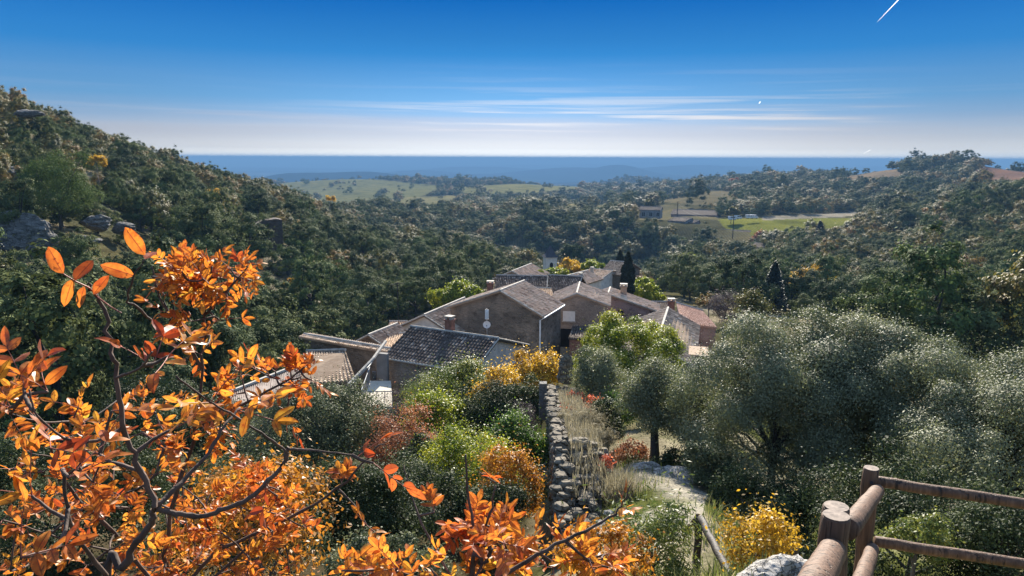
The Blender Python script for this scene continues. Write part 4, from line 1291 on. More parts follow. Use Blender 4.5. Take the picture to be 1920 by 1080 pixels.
for fx in ('f', 'r'):
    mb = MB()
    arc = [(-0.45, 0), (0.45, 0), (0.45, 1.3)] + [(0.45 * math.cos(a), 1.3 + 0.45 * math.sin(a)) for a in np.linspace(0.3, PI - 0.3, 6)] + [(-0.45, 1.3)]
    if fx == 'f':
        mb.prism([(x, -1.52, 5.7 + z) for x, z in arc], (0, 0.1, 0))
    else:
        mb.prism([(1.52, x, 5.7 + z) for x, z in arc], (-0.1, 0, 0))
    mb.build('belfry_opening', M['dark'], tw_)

# --- hamlet in the valley
G = 'houses of the valley hamlet'
hM, wM, dM = gable_house('pale house with veranda openings at the left end of the valley hamlet', P(1199, 394, 432), P(1238, 394, 428), 10, 1.8, drop=5, wall='plaster_grey', tile='tile_dull', ridge='along', group=G, tw=0.6, name='hamlet_house')
for k in range(3):
    window(hM, 'front', wM, 10, 1.5 + k * 4.2, 1.2, 2.0, 2.6, 'white', 'dark')
gable_house('long barn with broad pinkish roof in the middle of the valley hamlet', P(1258, 402, 470), P(1345, 404, 459), 17, 2.6, drop=5, wall='stone_pink', tile='tile_dull', ridge='along', group=G, tw=0.6, name='barn')
gable_house('house with bright pale roof below the long pinkish barn', P(1252, 414, 408), P(1283, 416, 402), 12, 1.5, drop=5, wall='plaster_grey', tile='tile_dull', ridge='along', s=0.8, group=G, tw=0.6, name='hamlet_house')
gable_house('small house with bright pale roof nearest the long pinkish barn', P(1281, 418, 408), P(1300, 418, 404), 8, 1.2, drop=5, wall='stone_pink', tile='tile_dull', ridge='along', s=0.8, group=G, tw=0.6, name='hamlet_house')
gable_house('wide house with low pale gable roof beside the tall wooden pole', P(1337, 441, 386), P(1400, 443, 377), 12, 2.4, drop=5, wall='plaster_grey', tile='tile_dull', ridge='along', s=0.6, group=G, tw=0.6, name='hamlet_house')
gable_house('house with dim grey roof among the trees right of the rust-orange tree', P(1408, 465, 324), P(1440, 464, 320), 10, 1.3, drop=4, wall='plaster_grey', tile='tile_dull', ridge='along', s=0.7, group=G, tw=0.5, name='hamlet_house')

# white vans by the vineyard
def van(label, X, Y, d, rz, ln=4.4):
    q = P(X, Y, d)
    g = ground(q.x, q.y)
    o = thing('parked_van', label, 'van', (q.x, q.y, max(g, q.z)), rz, 'white vans by the vineyard')
    prof = [(-ln / 2, 0.45), (ln / 2 - .1, 0.45), (ln / 2, 0.9), (ln / 2 - 0.5, 1.25), (ln / 2 - 1.2, 2.1), (-ln / 2 + .1, 2.25), (-ln / 2, 2.0)]
    mb = MB(); mb.prism([(x, -0.95, z) for x, z in prof], (0, 1.9, 0)); mb.build('body', M['carwhite'], o)
    mb = MB(); mb.box(ln / 2 - 1.95, ln / 2 - 1.05, -0.965, 0.965, 1.35, 1.95); mb.box(-ln / 2 + .6, ln / 2 - 2.2, -0.965, 0.965, 1.4, 1.9); mb.build('side_window', M['glass'], o)
    for x in (-ln / 2 + 1, ln / 2 - 1):
        for y in (-0.85, 0.85):
            mb = MB(); mb.tube([(x, y - .1, .33), (x, y + .1, .33)], 0.33, 12); mb.build('wheel', M['rubber'], o)


van('white van parked under the orange tree by the vineyard, leftmost one', 1373, 413, 404, 0.2)
van('white van parked beside the leftmost van by the vineyard', 1384, 411, 408, 0.5)
van('white van parked at the middle of the vineyard edge', 1405, 410, 412, 0.1)
van('white van parked last on the right of the vineyard edge', 1414, 410, 414, -0.2)

# poles, mast, aerials
q = P(1374, 440, 368)
pl = thing('utility_pole', 'tall wooden utility pole in front of the vineyard', 'pole', (q.x, q.y, q.z - 2))
mb = MB(); mb.tube([(0, 0, 0), (0, 0, 13.5)], [0.24, 0.16], 7); mb.build('post', M['darkwood'], pl)
mb = MB(); mb.tube([(-1.3, 0, 12.9), (1.3, 0, 12.9)], 0.1, 5); mb.build('crossarm', M['darkwood'], pl)
q = P(1270, 402, 425)
pl = thing('utility_pole', 'wooden utility pole among the houses of the valley hamlet', 'pole', (q.x, q.y, q.z - 2))
mb = MB(); mb.tube([(0, 0, 0), (0, 0, 9.5)], [0.24, 0.16], 7); mb.build('post', M['darkwood'], pl)
mb = MB(); mb.tube([(-1, 0, 9.1), (1, 0, 9.1)], 0.09, 5); mb.build('crossarm', M['darkwood'], pl)
for (a_, b_, lb) in (((1272, 383, 420), (1328, 408, 375), 'upper pale overhead cable sloping over the hamlet roofs'), ((1272, 390, 420), (1318, 408, 375), 'lower pale overhead cable sloping over the hamlet roofs')):
    A_, B_ = P(*a_), P(*b_)
    mb = MB(); mb.tube([A_, A_.lerp(B_, .5) - Vector((0, 0, .8)), B_], 0.03, 4)
    o = mb.build('overhead_cable', M['mortar']); tag(o, lb, 'cable', 'overhead cables of the hamlet')
q = P(747, 606, 67)
ms = thing('antenna_mast', 'thin tall antenna mast left of the blind stone gable', 'antenna', (q.x, q.y, q.z - 1.5))
mb = MB(); mb.tube([(0, 0, 0), (0, 0, 5.4)], 0.035, 6); mb.build('pole', M['darkmetal'], ms)
mb = MB()
mb.tube([(-0.6, 0, 5.2), (0.7, 0, 5.35)], 0.02, 4)
for k in range(6):
    mb.tube([(-0.5 + k * .22, -.3, 5.22 + k * .02), (-0.5 + k * .22, .3, 5.22 + k * .02)], 0.012, 4)
mb.build('aerial', M['darkmetal'], ms)
q = P(913, 632, 50.5)
dsh = thing('satellite_dish', 'round satellite dish on a mast above the white rendered house', 'satellite dish', (q.x, q.y, q.z - 0.4))
mb = MB(); mb.tube([(0, 0, 0), (0, 0, 2.45)], 0.03, 6); mb.build('mast', M['greymetal'], dsh)
mb = MB()
rings = []
for k in range(5):
    rr = 0.27 * k / 4
    rings.append([(rr * math.cos(a), -0.12 - 0.07 * (k / 4) ** 2, 1.35 + rr * math.sin(a)) for a in np.linspace(0, 2 * PI, 16, endpoint=False)])
vv = [p for r_ in rings for p in r_]
ff = [(k * 16 + i, k * 16 + (i + 1) % 16, (k + 1) * 16 + (i + 1) % 16, (k + 1) * 16 + i) for k in range(4) for i in range(16)]
mb.add(vv, ff); mb.build('dish', M['white'], dsh)
mb = MB(); mb.tube([(0, -0.12, 1.1), (0, -0.42, 1.32)], 0.012, 4); mb.box(-0.04, 0.04, -0.5, -0.4, 1.29, 1.37); mb.build('receiver_arm', M['greymetal'], dsh)
mb = MB()
for k in range(4):
    mb.box(-0.12 + 0.02 * k, 0.12 - 0.02 * k, -0.2, 0.2, 1.75 + k * .17, 1.79 + k * .17)
mb.box(-0.13, 0.13, -0.05, -0.02, 1.7, 2.4)
mb.build('aerial', M['white'], dsh)

# ruin on the left hillside
a_, b_ = P(478, 458, 139), P(531, 452, 141)
zb = min(a_.z, b_.z) - 1.5
ru = thing('ruined_tower', 'square ruined stone tower standing in the wood on the left hillside', 'ruin', (a_.x, a_.y, zb))
dx = Vector((b_.x - a_.x, b_.y - a_.y, 0)); w_ = dx.length; ru.rotation_euler = (0, 0, math.atan2(dx.y, dx.x))
ht = 6.0
mb = MB(); mb.prism([(0, 0, 0), (w_, 0, 0), (w_, 0, ht), (w_ * .8, 0, ht + .25), (w_ * .5, 0, ht + .05), (w_ * .28, 0, ht - .15), (w_ * .1, 0, ht - .6), (0.08, 0, ht - 1.0)], (0, 3.6, 0)); mb.build('wall', M['ruin'], ru)
mb = MB(); mb.prism([(0.3, -0.002, 0), (-0.9, 0.7, 0), (-1.2, 2.2, 0), (0.3, 2.6, 0)], (0.3, 0.1, 2.4)); mb.build('rubble_heap', M['rock'], ru)


# --- rocks
def rock(label, X, Y, d, sx, sy, sz, mat='rock', name='rock_outcrop', cat='rock', seed=1, sink=0.3, group=None, rz=0.0, zoff=0.0):
    import bmesh
    bm = bmesh.new()
    bmesh.ops.create_icosphere(bm, subdivisions=5, radius=1.0)
    rng = np.random.default_rng(seed)
    pl_ = unit(rng.normal(size=(14, 3)))
    dd = rng.uniform(0.62, 0.95, 14)
    V = np.array([v.co for v in bm.verts])
    for n_, k in zip(pl_, dd):
        ex = np.maximum(V @ n_ - k, 0)
        V -= ex[:, None] * n_[None] * 0.92
    V += 0.34 * (fbm(V[:, 0] * 2.6 + 7 * seed + V[:, 2], V[:, 1] * 2.6 + V[:, 2] * 3.4, seed, 5)[:, None] - 0.5) * V
    V += 0.10 * (fbm(V[:, 0] * 9 + 3 * seed, V[:, 1] * 9 + V[:, 2] * 11, seed + 3, 3)[:, None] - 0.5)
    V += 0.06 * (np.floor(V[:, 2:3] * 5 + 2 * fbm(V[:, 0] * 2, V[:, 1] * 2, seed)[:, None]) % 2) * V * np.array([1, 1, 0])
    for v, p in zip(bm.verts, V):
        v.co = p * np.array([sx, sy, sz])
    me = bpy.data.meshes.new(name)
    bm.to_mesh(me); bm.free()
    me.materials.append(M[mat])
    q = P(X, Y, d)
    o = link(name, me)
    o.location = (q.x, q.y, q.z + zoff - sz * sink)
    o.rotation_euler = (0, 0, rz)
    return tag(o, label, cat, group)


rock('bluish shaded cliff face at the left edge below the hillside oaks', 36, 432, 88, 4.2, 2.2, 3.8, seed=2)
rock('pale broken limestone outcrop under the big rounded oak at left', 180, 412, 97, 1.9, 1.5, 1.3, seed=3)
rock('low pale scree rock below the limestone outcrop at left', 150, 448, 90, 2.4, 1.5, .8, seed=4)
rock('grey crag at the left edge halfway up the hillside', 12, 328, 118, 2.6, 2.0, 2.0, seed=5)
rock('flat pale ledge high on the left hillside', 55, 210, 152, 2.8, 2.0, 1.0, seed=6)
rock('small pale ledge among the oaks right of the big rounded oak', 245, 318, 190, 2.2, 1.6, 1.0, seed=7)
rock('shaded rock step beside the small oaks at left', 232, 424, 104, 1.7, 1.3, 1.0, seed=8)

# ------------------------------------------------------------------ trees and shrubs round the village and below the viewpoint
GA = 'autumn shrubs in the gully below the viewpoint'
plant('hackberry_tree', 'round yellow-green tree in front of the wide grey stone-tiled roof', 'tree', 1187, 666, 37, 108, 66, 'yellowgreen', 62000, 0.095, 70, lobe_k=0.34, sprig=0.08, wild=.12, outward=1.1, tr=0.06)
plant('holm_oak', 'silvery bushy oak right of the standing stone on the ruined wall', 'tree', 1130, 715, 26, 50, 62, 'silver', 36000, 0.06, 40, sprig=0.2)
plant('holm_oak', 'small silvery oak with bare dark trunk standing beside the stony path', 'tree', 1238, 765, 18, 72, 70, 'silver', 48000, 0.05, 46, foot=(1228, 884, 17.5), sprig=0.22, bark='darkbark', tr=0.13, hollow=0.3)
GO = 'big silvery oaks right of the path'
plant('holm_oak', 'big silvery-leaved oak nearest the stony path, left of its two large neighbours', 'tree', 1455, 775, 16.5, 188, 172, 'silver', 230000, 0.047, 105, GO, lobe_k=0.29, sprig=0.10, outward=1.3, hollow=.25, wild=.1, bark='darkbark', limbs=26, foot=(1450, 950, 14.5))
plant('holm_oak', 'big silvery-leaved oak with the highest crown rising above the wooden fence post', 'tree', 1650, 772, 16, 200, 158, 'silver', 230000, 0.047, 105, GO, lobe_k=0.29, sprig=0.10, outward=1.3, hollow=.25, wild=.1, bark='darkbark', limbs=26)
plant('holm_oak', 'big silvery-leaved oak cut off by the right edge above the fence rails', 'tree', 1885, 882, 13, 195, 165, 'silver', 200000, 0.043, 100, GO, lobe_k=0.29, sprig=0.10, outward=1.3, hollow=.25, wild=.1, bark='darkbark', limbs=22)
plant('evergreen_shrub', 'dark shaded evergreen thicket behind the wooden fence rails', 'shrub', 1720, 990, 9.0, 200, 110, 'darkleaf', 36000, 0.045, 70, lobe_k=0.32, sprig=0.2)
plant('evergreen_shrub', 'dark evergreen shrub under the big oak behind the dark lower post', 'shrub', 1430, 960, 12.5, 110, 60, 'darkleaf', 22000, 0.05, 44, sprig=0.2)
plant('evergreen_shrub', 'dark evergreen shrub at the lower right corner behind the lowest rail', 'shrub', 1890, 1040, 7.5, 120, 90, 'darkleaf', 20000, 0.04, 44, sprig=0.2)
plant('yellow_shrub', 'sunlit yellow shrub in front of the dark lower post', 'shrub', 1425, 1030, 6.6, 55, 66, 'gold', 3200, 0.04, 30, sprig=0.35, hollow=0.2, lobe_k=0.4)
plant('yellow_shrub', 'small yellow sprig just right of the dark lower post', 'shrub', 1492, 1020, 7.6, 16, 34, 'gold', 420, 0.04, 8, sprig=0.4)
plant('leafy_shrub', 'dim green shrub half hidden behind the lower fence rail', 'shrub', 1722, 1005, 7.4, 45, 40, 'olive', 4200, 0.035, 20, sprig=0.25)
plant('willowy_shrub', 'loose green willowy shrub left of the sloping handrail', 'shrub', 1222, 1030, 8.0, 60, 76, 'olive', 6000, 0.075, 30, aspect=0.2, sprig=0.5, hollow=0.1, lobe_k=0.42)
plant('orange_shrub', 'small rounded orange-brown shrub left of the small silvery oak trunk', 'shrub', 1190, 855, 17.8, 40, 34, 'rust', 3600, 0.05, 20, sprig=0.25)
plant('evergreen_shrub', 'dark evergreen bush between the ruined wall and the small silvery oak', 'shrub', 1140, 800, 20.5, 34, 62, 'darkleaf', 9000, 0.07, 24, sprig=0.2)
plant('green_shrub', 'fresh green bush under the silvery bushy oak beside the ruined wall', 'shrub', 1165, 765, 24, 40, 40, 'green', 6000, 0.08, 20, sprig=0.25)
plant('evergreen_shrub', 'dark low shrub right of the small silvery oak trunk', 'shrub', 1275, 880, 16.5, 42, 34, 'darkleaf', 6500, 0.055, 20, sprig=0.25)
plant('leafy_shrub', 'pale green bush at the right side of the stony path', 'shrub', 1330, 880, 14.5, 45, 52, 'greygreen', 7000, 0.055, 24, sprig=0.25)
# gully left of the ruined wall
plant('yellow_shrub', 'golden yellow tree at the far end of the ruined wall', 'tree', 1012, 704, 33, 48, 38, 'gold', 11000, 0.11, 34, GA, sprig=0.3, hollow=0.2, lobe_k=0.4)
plant('orange_tree', 'orange-gold tree in front of the shuttered gable end', 'tree', 938, 738, 31.5, 40, 46, 'gold', 9000, 0.11, 30, GA, sprig=0.3, hollow=0.2, lobe_k=0.4)
plant('broad_tree', 'broad olive-green tree in front of the stone house front', 'tree', 858, 742, 36, 84, 66, 'olive', 32000, 0.10, 60, sprig=0.22, lobe_k=0.34)
plant('yellow_shrub', 'bright yellow-green tree below the iron balcony', 'tree', 822, 795, 28, 46, 62, 'yellowgreen', 12000, 0.095, 34, GA, sprig=0.28, hollow=0.2, lobe_k=0.4)
plant('evergreen_shrub', 'dark evergreen tree between the yellow-green tree and the ruined wall', 'tree', 910, 800, 29, 70, 72, 'darkleaf', 24000, 0.085, 46, sprig=0.2)
plant('evergreen_shrub', 'dark evergreen tree under the golden yellow tree at the ruined wall', 'tree', 985, 765, 30, 42, 62, 'darkleaf', 14000, 0.085, 34, sprig=0.2)
plant('green_shrub', 'fresh green shrub against the shaded side of the ruined wall', 'shrub', 966, 830, 21.5, 54, 56, 'green', 17000, 0.075, 40, sprig=0.3)
plant('yellow_shrub', 'wide yellow-green shrub in the middle of the gully', 'shrub', 872, 885, 18, 100, 62, 'yellowgreen', 19000, 0.066, 50, GA, sprig=0.32, hollow=0.2)
plant('orange_shrub', 'orange and olive leaved shrub at the foot of the ruined wall', 'shrub', 958, 915, 16, 52, 72, 'orange', 11000, 0.06, 40, GA, sprig=0.32, hollow=0.2)
plant('rusty_tree', 'rusty red-brown tree below the terrace', 'tree', 752, 850, 24, 56, 70, 'rust', 15000, 0.075, 44, GA, sprig=0.32, hollow=0.15)
plant('grey_green_tree', 'large grey-green tree below the pale terrace', 'tree', 588, 806, 25, 112, 84, 'greygreen', 46000, 0.08, 80, lobe_k=0.32, sprig=0.2)
plant('twiggy_shrub', 'thin brown twiggy shrub under the terrace railing', 'shrub', 740, 770, 36, 30, 32, 'mauve', 3500, 0.09, 18, aspect=0.2, sprig=0.45, hollow=0.1)
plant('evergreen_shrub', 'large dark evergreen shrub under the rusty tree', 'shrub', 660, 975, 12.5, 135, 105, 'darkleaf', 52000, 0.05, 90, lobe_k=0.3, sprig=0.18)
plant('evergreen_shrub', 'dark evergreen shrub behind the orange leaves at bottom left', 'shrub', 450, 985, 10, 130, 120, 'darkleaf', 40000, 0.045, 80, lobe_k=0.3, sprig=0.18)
plant('leafy_shrub', 'low grey-green shrub at the bottom edge behind the yellow leaves', 'shrub', 720, 1080, 8.0, 120, 60, 'greygreen', 16000, 0.04, 40, sprig=0.2)
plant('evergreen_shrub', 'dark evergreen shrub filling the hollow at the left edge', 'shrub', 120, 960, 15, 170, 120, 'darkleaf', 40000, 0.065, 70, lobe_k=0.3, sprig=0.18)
plant('evergreen_shrub', 'dark evergreen tree below the corrugated shed', 'tree', 330, 800, 28, 120, 80, 'darkleaf', 34000, 0.10, 60, lobe_k=0.32, sprig=0.18)
plant('evergreen_shrub', 'dark shrub between the wide yellow-green shrub and the rusty tree', 'shrub', 800, 860, 21, 40, 46, 'darkleaf', 9000, 0.07, 26, sprig=0.2)
plant('grey_green_tree', 'grey-green tree at the left end of the corrugated shed', 'tree', 385, 700, 46, 60, 45, 'greygreen', 14000, 0.13, 36, sprig=0.18)
for (X, Y, d, hw, hh, mt, n_, lb) in [(900, 850, 20.5, 46, 40, 'olive', 7000, 'olive-green shrub behind the wide yellow-green shrub'), (915, 955, 14.5, 56, 50, 'darkleaf', 12000, 'dark evergreen shrub under the orange and olive shrub'), (815, 950, 14.5, 60, 60, 'darkleaf', 14000, 'dark evergreen shrub below the wide yellow-green shrub'),
                              (985, 790, 26, 26, 40, 'mauve', 3500, 'grey bare twiggy shrub beside the ruined wall'), (790, 740, 34, 34, 34, 'olive', 6000, 'olive shrub below the iron balcony of the stone front'), (700, 800, 30, 40, 40, 'darkleaf', 8000, 'dark shrub between the terrace and the rusty tree'),
                              (890, 780, 30, 34, 34, 'mauve', 3000, 'bare brown twiggy shrub in the middle of the gully'), (760, 910, 17, 44, 40, 'greygreen', 6000, 'grey-green shrub right of the large dark evergreen')]:
    plant('twiggy_shrub' if mt == 'mauve' else 'evergreen_shrub', lb, 'shrub', X, Y, d, hw, hh, mt, n_, 0.09 if mt == 'mauve' else 0.062, 26, 'undergrowth in the gully', sprig=.35, lobe_k=.4, aspect=.14 if mt == 'mauve' else .5)
# round the village
plant('yellow_tree', 'yellow-green tree left of the blind stone gable', 'tree', 862, 552, 92, 43, 33, 'yellowgreen', 14000, 0.26, 34, GA, sprig=0.12)
plant('yellow_tree', 'yellow-green tree behind the grey house at the cypresses', 'tree', 1205, 548, 96, 42, 26, 'yellowgreen', 11000, 0.26, 30, GA, sprig=0.12)
plant('yellow_tree', 'small yellow-green tree between two pale roofs left of the church', 'tree', 1012, 522, 112, 22, 16, 'yellowgreen', 5000, 0.26, 20, GA, sprig=0.12)
GC = 'yellow bushes round the church'
plant('yellow_tree', 'yellow and orange bushy tree just right of the church tower', 'tree', 1068, 502, 150, 26, 15, 'gold', 4500, 0.34, 22, GC, lobe_k=0.5)
plant('yellow_tree', 'olive yellow bushy tree left of the pale back houses', 'tree', 1108, 500, 148, 26, 12, 'yellowgreen', 4500, 0.34, 22, GC, lobe_k=0.5)
plant('yellow_tree', 'yellow-green bush below the church tower', 'tree', 1042, 515, 138, 26, 13, 'yellowgreen', 4000, 0.34, 22, GC, lobe_k=0.5)
plant('yellow_tree', 'orange-tinged tree left of the church tower', 'tree', 985, 485, 215, 16, 16, 'autumn_mix', 4000, 0.45, 20, GC, lobe_k=0.5)
plant('round_tree', 'round dark blue-green tree alone right of the church spire', 'tree', 1072, 474, 235, 18, 17, 'holm', 5000, 0.5, 26, lobe_k=0.4)
plant('yellow_tree', 'yellow tree on the wooded slope behind the dark fir', 'tree', 1525, 535, 135, 42, 28, 'gold', 7000, 0.34, 34, lobe_k=0.4)
plant('yellow_tree', 'pale yellow tree among evergreens right of the cypresses', 'tree', 1294, 490, 205, 16, 16, 'yellowgreen', 3500, 0.45, 20)
plant('yellow_tree', 'olive yellow tree on the slope left of the dark fir', 'tree', 1350, 512, 160, 26, 16, 'yellowgreen', 4500, 0.36, 24)
plant('bare_tree', 'mauve bare-twigged tree at the right end of the village', 'tree', 1362, 580, 60, 32, 34, 'mauve', 7000, 0.2, 26, aspect=0.15, sprig=0.4)
plant('yellow_shrub', 'yellow-brown shrub right of the mauve bare tree', 'tree', 1412, 582, 56, 32, 30, 'autumn_mix', 6000, 0.15, 26, sprig=0.3)
plant('yellow_shrub', 'low yellow shrubs edge behind the pink roof', 'shrub', 1330, 566, 78, 30, 12, 'autumn_mix', 4500, 0.18, 20, sprig=0.3)
plant('orange_tree', 'bright orange tree at the vans by the vineyard', 'tree', 1371, 397, 412, 14, 10, 'autumn_mix', 3000, 0.9, 18, lobe_k=0.5)
plant('orange_tree', 'rust-orange tree below the vineyard right of the tall pole', 'tree', 1424, 446, 362, 16, 13, 'rust', 3000, 0.75, 18, lobe_k=0.5)
plant('orange_tree', 'rust-orange tree low on the right hillside above the dark fir', 'tree', 1505, 465, 300, 16, 12, 'rust', 3000, 0.6, 18, lobe_k=0.5)
plant('yellow_tree', 'pale yellow tree behind the veranda house of the hamlet', 'tree', 1218, 381, 462, 10, 9, 'autumn_mix', 2500, 1.0, 16, lobe_k=0.5)
plant('rusty_tree', 'rust-brown tree on the ridge above the brown meadow', 'tree', 1380, 345, 900, 11, 9, 'rust', 2500, 1.5, 16, lobe_k=0.5)
GS = 'sunlit yellow bushes on the left hillside'
for (X, Y, d, hw, hh, mt, lb) in [(548, 533, 118, 14, 10, 'gold', 'small golden bush on the left hillside right of the orange leaves'), (180, 303, 122, 16, 11, 'gold', 'small golden bush above the big rounded oak at left'), (620, 372, 262, 9, 7, 'gold', 'tiny yellow bush in the wood right of the ruined tower'),
                                (400, 364, 170, 14, 9, 'gold', 'yellow bush in a gap below the left skyline'), (60, 330, 112, 16, 14, 'green', 'bright green bush at the left edge above the shaded cliff'), (515, 572, 105, 20, 10, 'autumn_mix', 'pale brown bush on the lower left hillside clearing'), (975, 488, 292, 15, 14, 'autumn_mix', 'yellow-brown tree at the tip of the left hillside')]:
    plant('yellow_bush' if mt != 'green' else 'green_bush', lb, 'bush', X, Y, d, hw, hh, mt, 2600, 0.25, 18, GS, lobe_k=0.45)
plant('holm_oak', 'big rounded evergreen oak above the pale limestone outcrop at left', 'tree', 108, 368, 98, 58, 62, 'holm', 26000, 0.20, 70, lobe_k=0.3, hollow=0.25)


def cypress(label, X, Yt, Yb, d, hw):
    SEED[0] += 1
    rng = np.random.default_rng(SEED[0])
    t_, b_ = P(X, Yt, d), P(X, Yb, d)
    H = t_.z - b_.z + 2.0
    o = thing('cypress', label, 'cypress tree', (b_.x, b_.y, b_.z - 2.0), 0, 'cypresses in the village')
    n = 9000
    h = rng.uniform(0.06, 1, n)
    w = hw * d / FPX * np.clip(np.minimum((1 - h) * 3.2, 0.55 + h * 1.2), 0, 1) ** 0.75
    a = rng.uniform(0, 2 * PI, n)
    rr = w * np.sqrt(rng.uniform(0.35, 1.0, n)) * (1 + 0.12 * np.sin(h * 37 + a * 2))
    Pt = np.stack([rr * np.cos(a), rr * np.sin(a), h * H], 1)
    Nn = unit(np.stack([np.cos(a), np.sin(a), rng.normal(size=n) * 0.3 + 0.2], 1) + rng.normal(size=(n, 3)) * 0.4)
    V, F = leaf_quads(rng, Pt, Nn, 0.42, 0.16)
    link('crown', quads_mesh('crown', V, F, M['cypress'], {'tint': np.repeat(rng.random(n), 4)}), o)
    mb = MB(); mb.tube([(0, 0, 0), (0, 0, H * .6), (0, 0, H * .95)], [0.14, 0.09, 0.02], 6); mb.build('trunk', M['darkbark'], o)


cypress('tall dark cypress rising from the village roofs, the nearer of two', 1176, 474, 556, 90, 13)
cypress('shorter dark cypress behind the tall one in the village', 1162, 470, 505, 140, 8)


def fir(label, X, Yt, Yb, d, hw, group=None):
    SEED[0] += 1
    rng = np.random.default_rng(SEED[0])
    t_, b_ = P(X, Yt, d), P(X, Yb, d)
    H = t_.z - b_.z
    o = thing('fir_tree', label, 'fir tree', (b_.x, b_.y, b_.z), 0, group)
    n = 9000
    tiers = rng.integers(0, 13, n)
    h = 0.12 + 0.86 * tiers / 13.0
    a0 = rng.integers(0, 9, n) * (2 * PI / 9) + tiers * 0.7
    a = a0 + rng.normal(size=n) * 0.16
    rm = hw * d / FPX * (1.03 - h) ** 0.8
    k = rng.uniform(0.05, 1, n)
    Pt = np.stack([rm * k * np.cos(a), rm * k * np.sin(a), h * H + (rng.normal(size=n) * 0.018 - 0.07 * k + 0.03 * k ** 2) * H], 1)
    Nn = unit(rng.normal(size=(n, 3)) * 0.5 + np.array([0, 0, 1.0]))
    V, F = leaf_quads(rng, Pt, Nn, 0.5, 0.2)
    link('crown', quads_mesh('crown', V, F, M['cypress'], {'tint': np.repeat(rng.random(n), 4)}), o)
    mb = MB(); mb.tube([(0, 0, -1), (0, 0, H * .6), (0, 0, H)], [0.22, 0.12, 0.02], 6); mb.build('trunk', M['darkbark'], o)


fir('dark fir tree on the lower right slope, the taller of the pair', 1448, 486, 582, 112, 30, 'firs on the lower right slope')
fir('dark fir tree on the lower right slope, the smaller left one of the pair', 1408, 500, 572, 118, 20, 'firs on the lower right slope')
fir('small dark fir standing above the right slope beside the vineyard', 1536, 412, 448, 310, 14)

# ------------------------------------------------------------------ ruined wall
rng = np.random.default_rng(9)
A_, B_ = P(1040, 838, 15.6), P(1027, 722, 28.0)
wl = thing('ruined_wall', 'ruined rubble stone wall running away from the viewpoint beside the path', 'wall', (A_.x, A_.y, A_.z - 7.0))
dv = Vector((B_.x - A_.x, B_.y - A_.y, 0)); Lw = dv.length
wl.rotation_euler = (0, 0, math.atan2(dv.y, dv.x) - PI / 2)
zt = lambda s: 7.0 + (B_.z - A_.z) * s / Lw - (0 if s > 0 else (-s) * 0.42)
WD = 1.05
core = MB()
s = -3.2
while s < Lw + 0.3:
    st = 0.5
    top = zt(s + 0.25) - 0.22
    if s < 0:
        core.box(0.03, WD * (0.98 - 0.04 * abs(s)), s, s + st - 0.004, top - 4, top - 0.12 - 0.07 * (int(-s * 2) % 2))
    else:
        core.box(0.03, WD, s, s + st - 0.004, top - 4, top)
    s += st
core.build('core', M['wallface'], wl)
stn = MB()
def stone(mb, c, sx, sy, sz, tint):
    """one irregular field stone"""
    Mx = Matrix.Translation(c) @ Euler((rng.normal() * .10, rng.normal() * .10, rng.normal() * .25)).to_matrix().to_4x4()
    v = []
    for z in (-.5, -.1, .28, .5):
        k = {-.5: .86, -.1: 1.0, .28: 0.97, .5: .74}[z]
        for i in range(8):
            a = 2 * PI * i / 8 + .2
            ca, sa = math.cos(a), math.sin(a)
            q = 1.0 / (abs(ca) ** 5 + abs(sa) ** 5) ** (1 / 5)
            j = 1 + rng.normal() * .07
            v.append(Mx @ Vector((ca * q * sx * .5 * k * j, sa * q * sy * .5 * k * j, z * sz)))
    f = [tuple(range(8))[::-1], tuple(24 + i for i in range(8))]
    for r_ in range(3):
        f += [(r_ * 8 + i, r_ * 8 + (i + 1) % 8, r_ * 8 + 8 + (i + 1) % 8, r_ * 8 + 8 + i) for i in range(8)]
    mb.add(v, f, tint)


s = -3.0
while s < Lw + 0.2:
    top = zt(s) - 0.22
    # edge course, flat slabs seen from above, then fill
    for (x, w_) in ((0.10, 0.26), (0.33, 0.24), (0.55, 0.22), (0.78, 0.24), (0.98, 0.24)):
        if s < 0 and x > 0.9:
            continue
        if x > 0.25 and rng.random() < (0.30 if x < .9 else 0.15):
            continue
        stone(stn, Vector((x + rng.normal() * .05, s + rng.normal() * .06, top + 0.02 + rng.normal() * .04 + (0.09 if x < .2 else 0))), w_ * rng.uniform(.6, 1.35), rng.uniform(.14, .34), rng.uniform(.08, .19), float(rng.random()))
    s += rng.uniform(0.12, 0.2)
# tumbled courses at the broken near end
for k in range(420):
    y = rng.uniform(-2.6, 0.4)
    x = rng.uniform(0.12, 1.3)
    stone(stn, Vector((x, y, 7.0 - 0.35 + y * 0.85 - max(0, x - 0.7) * 0.8 + rng.normal() * .08)), rng.uniform(.12, .36), rng.uniform(.12, .28), rng.uniform(.06, .16), float(rng.random()))
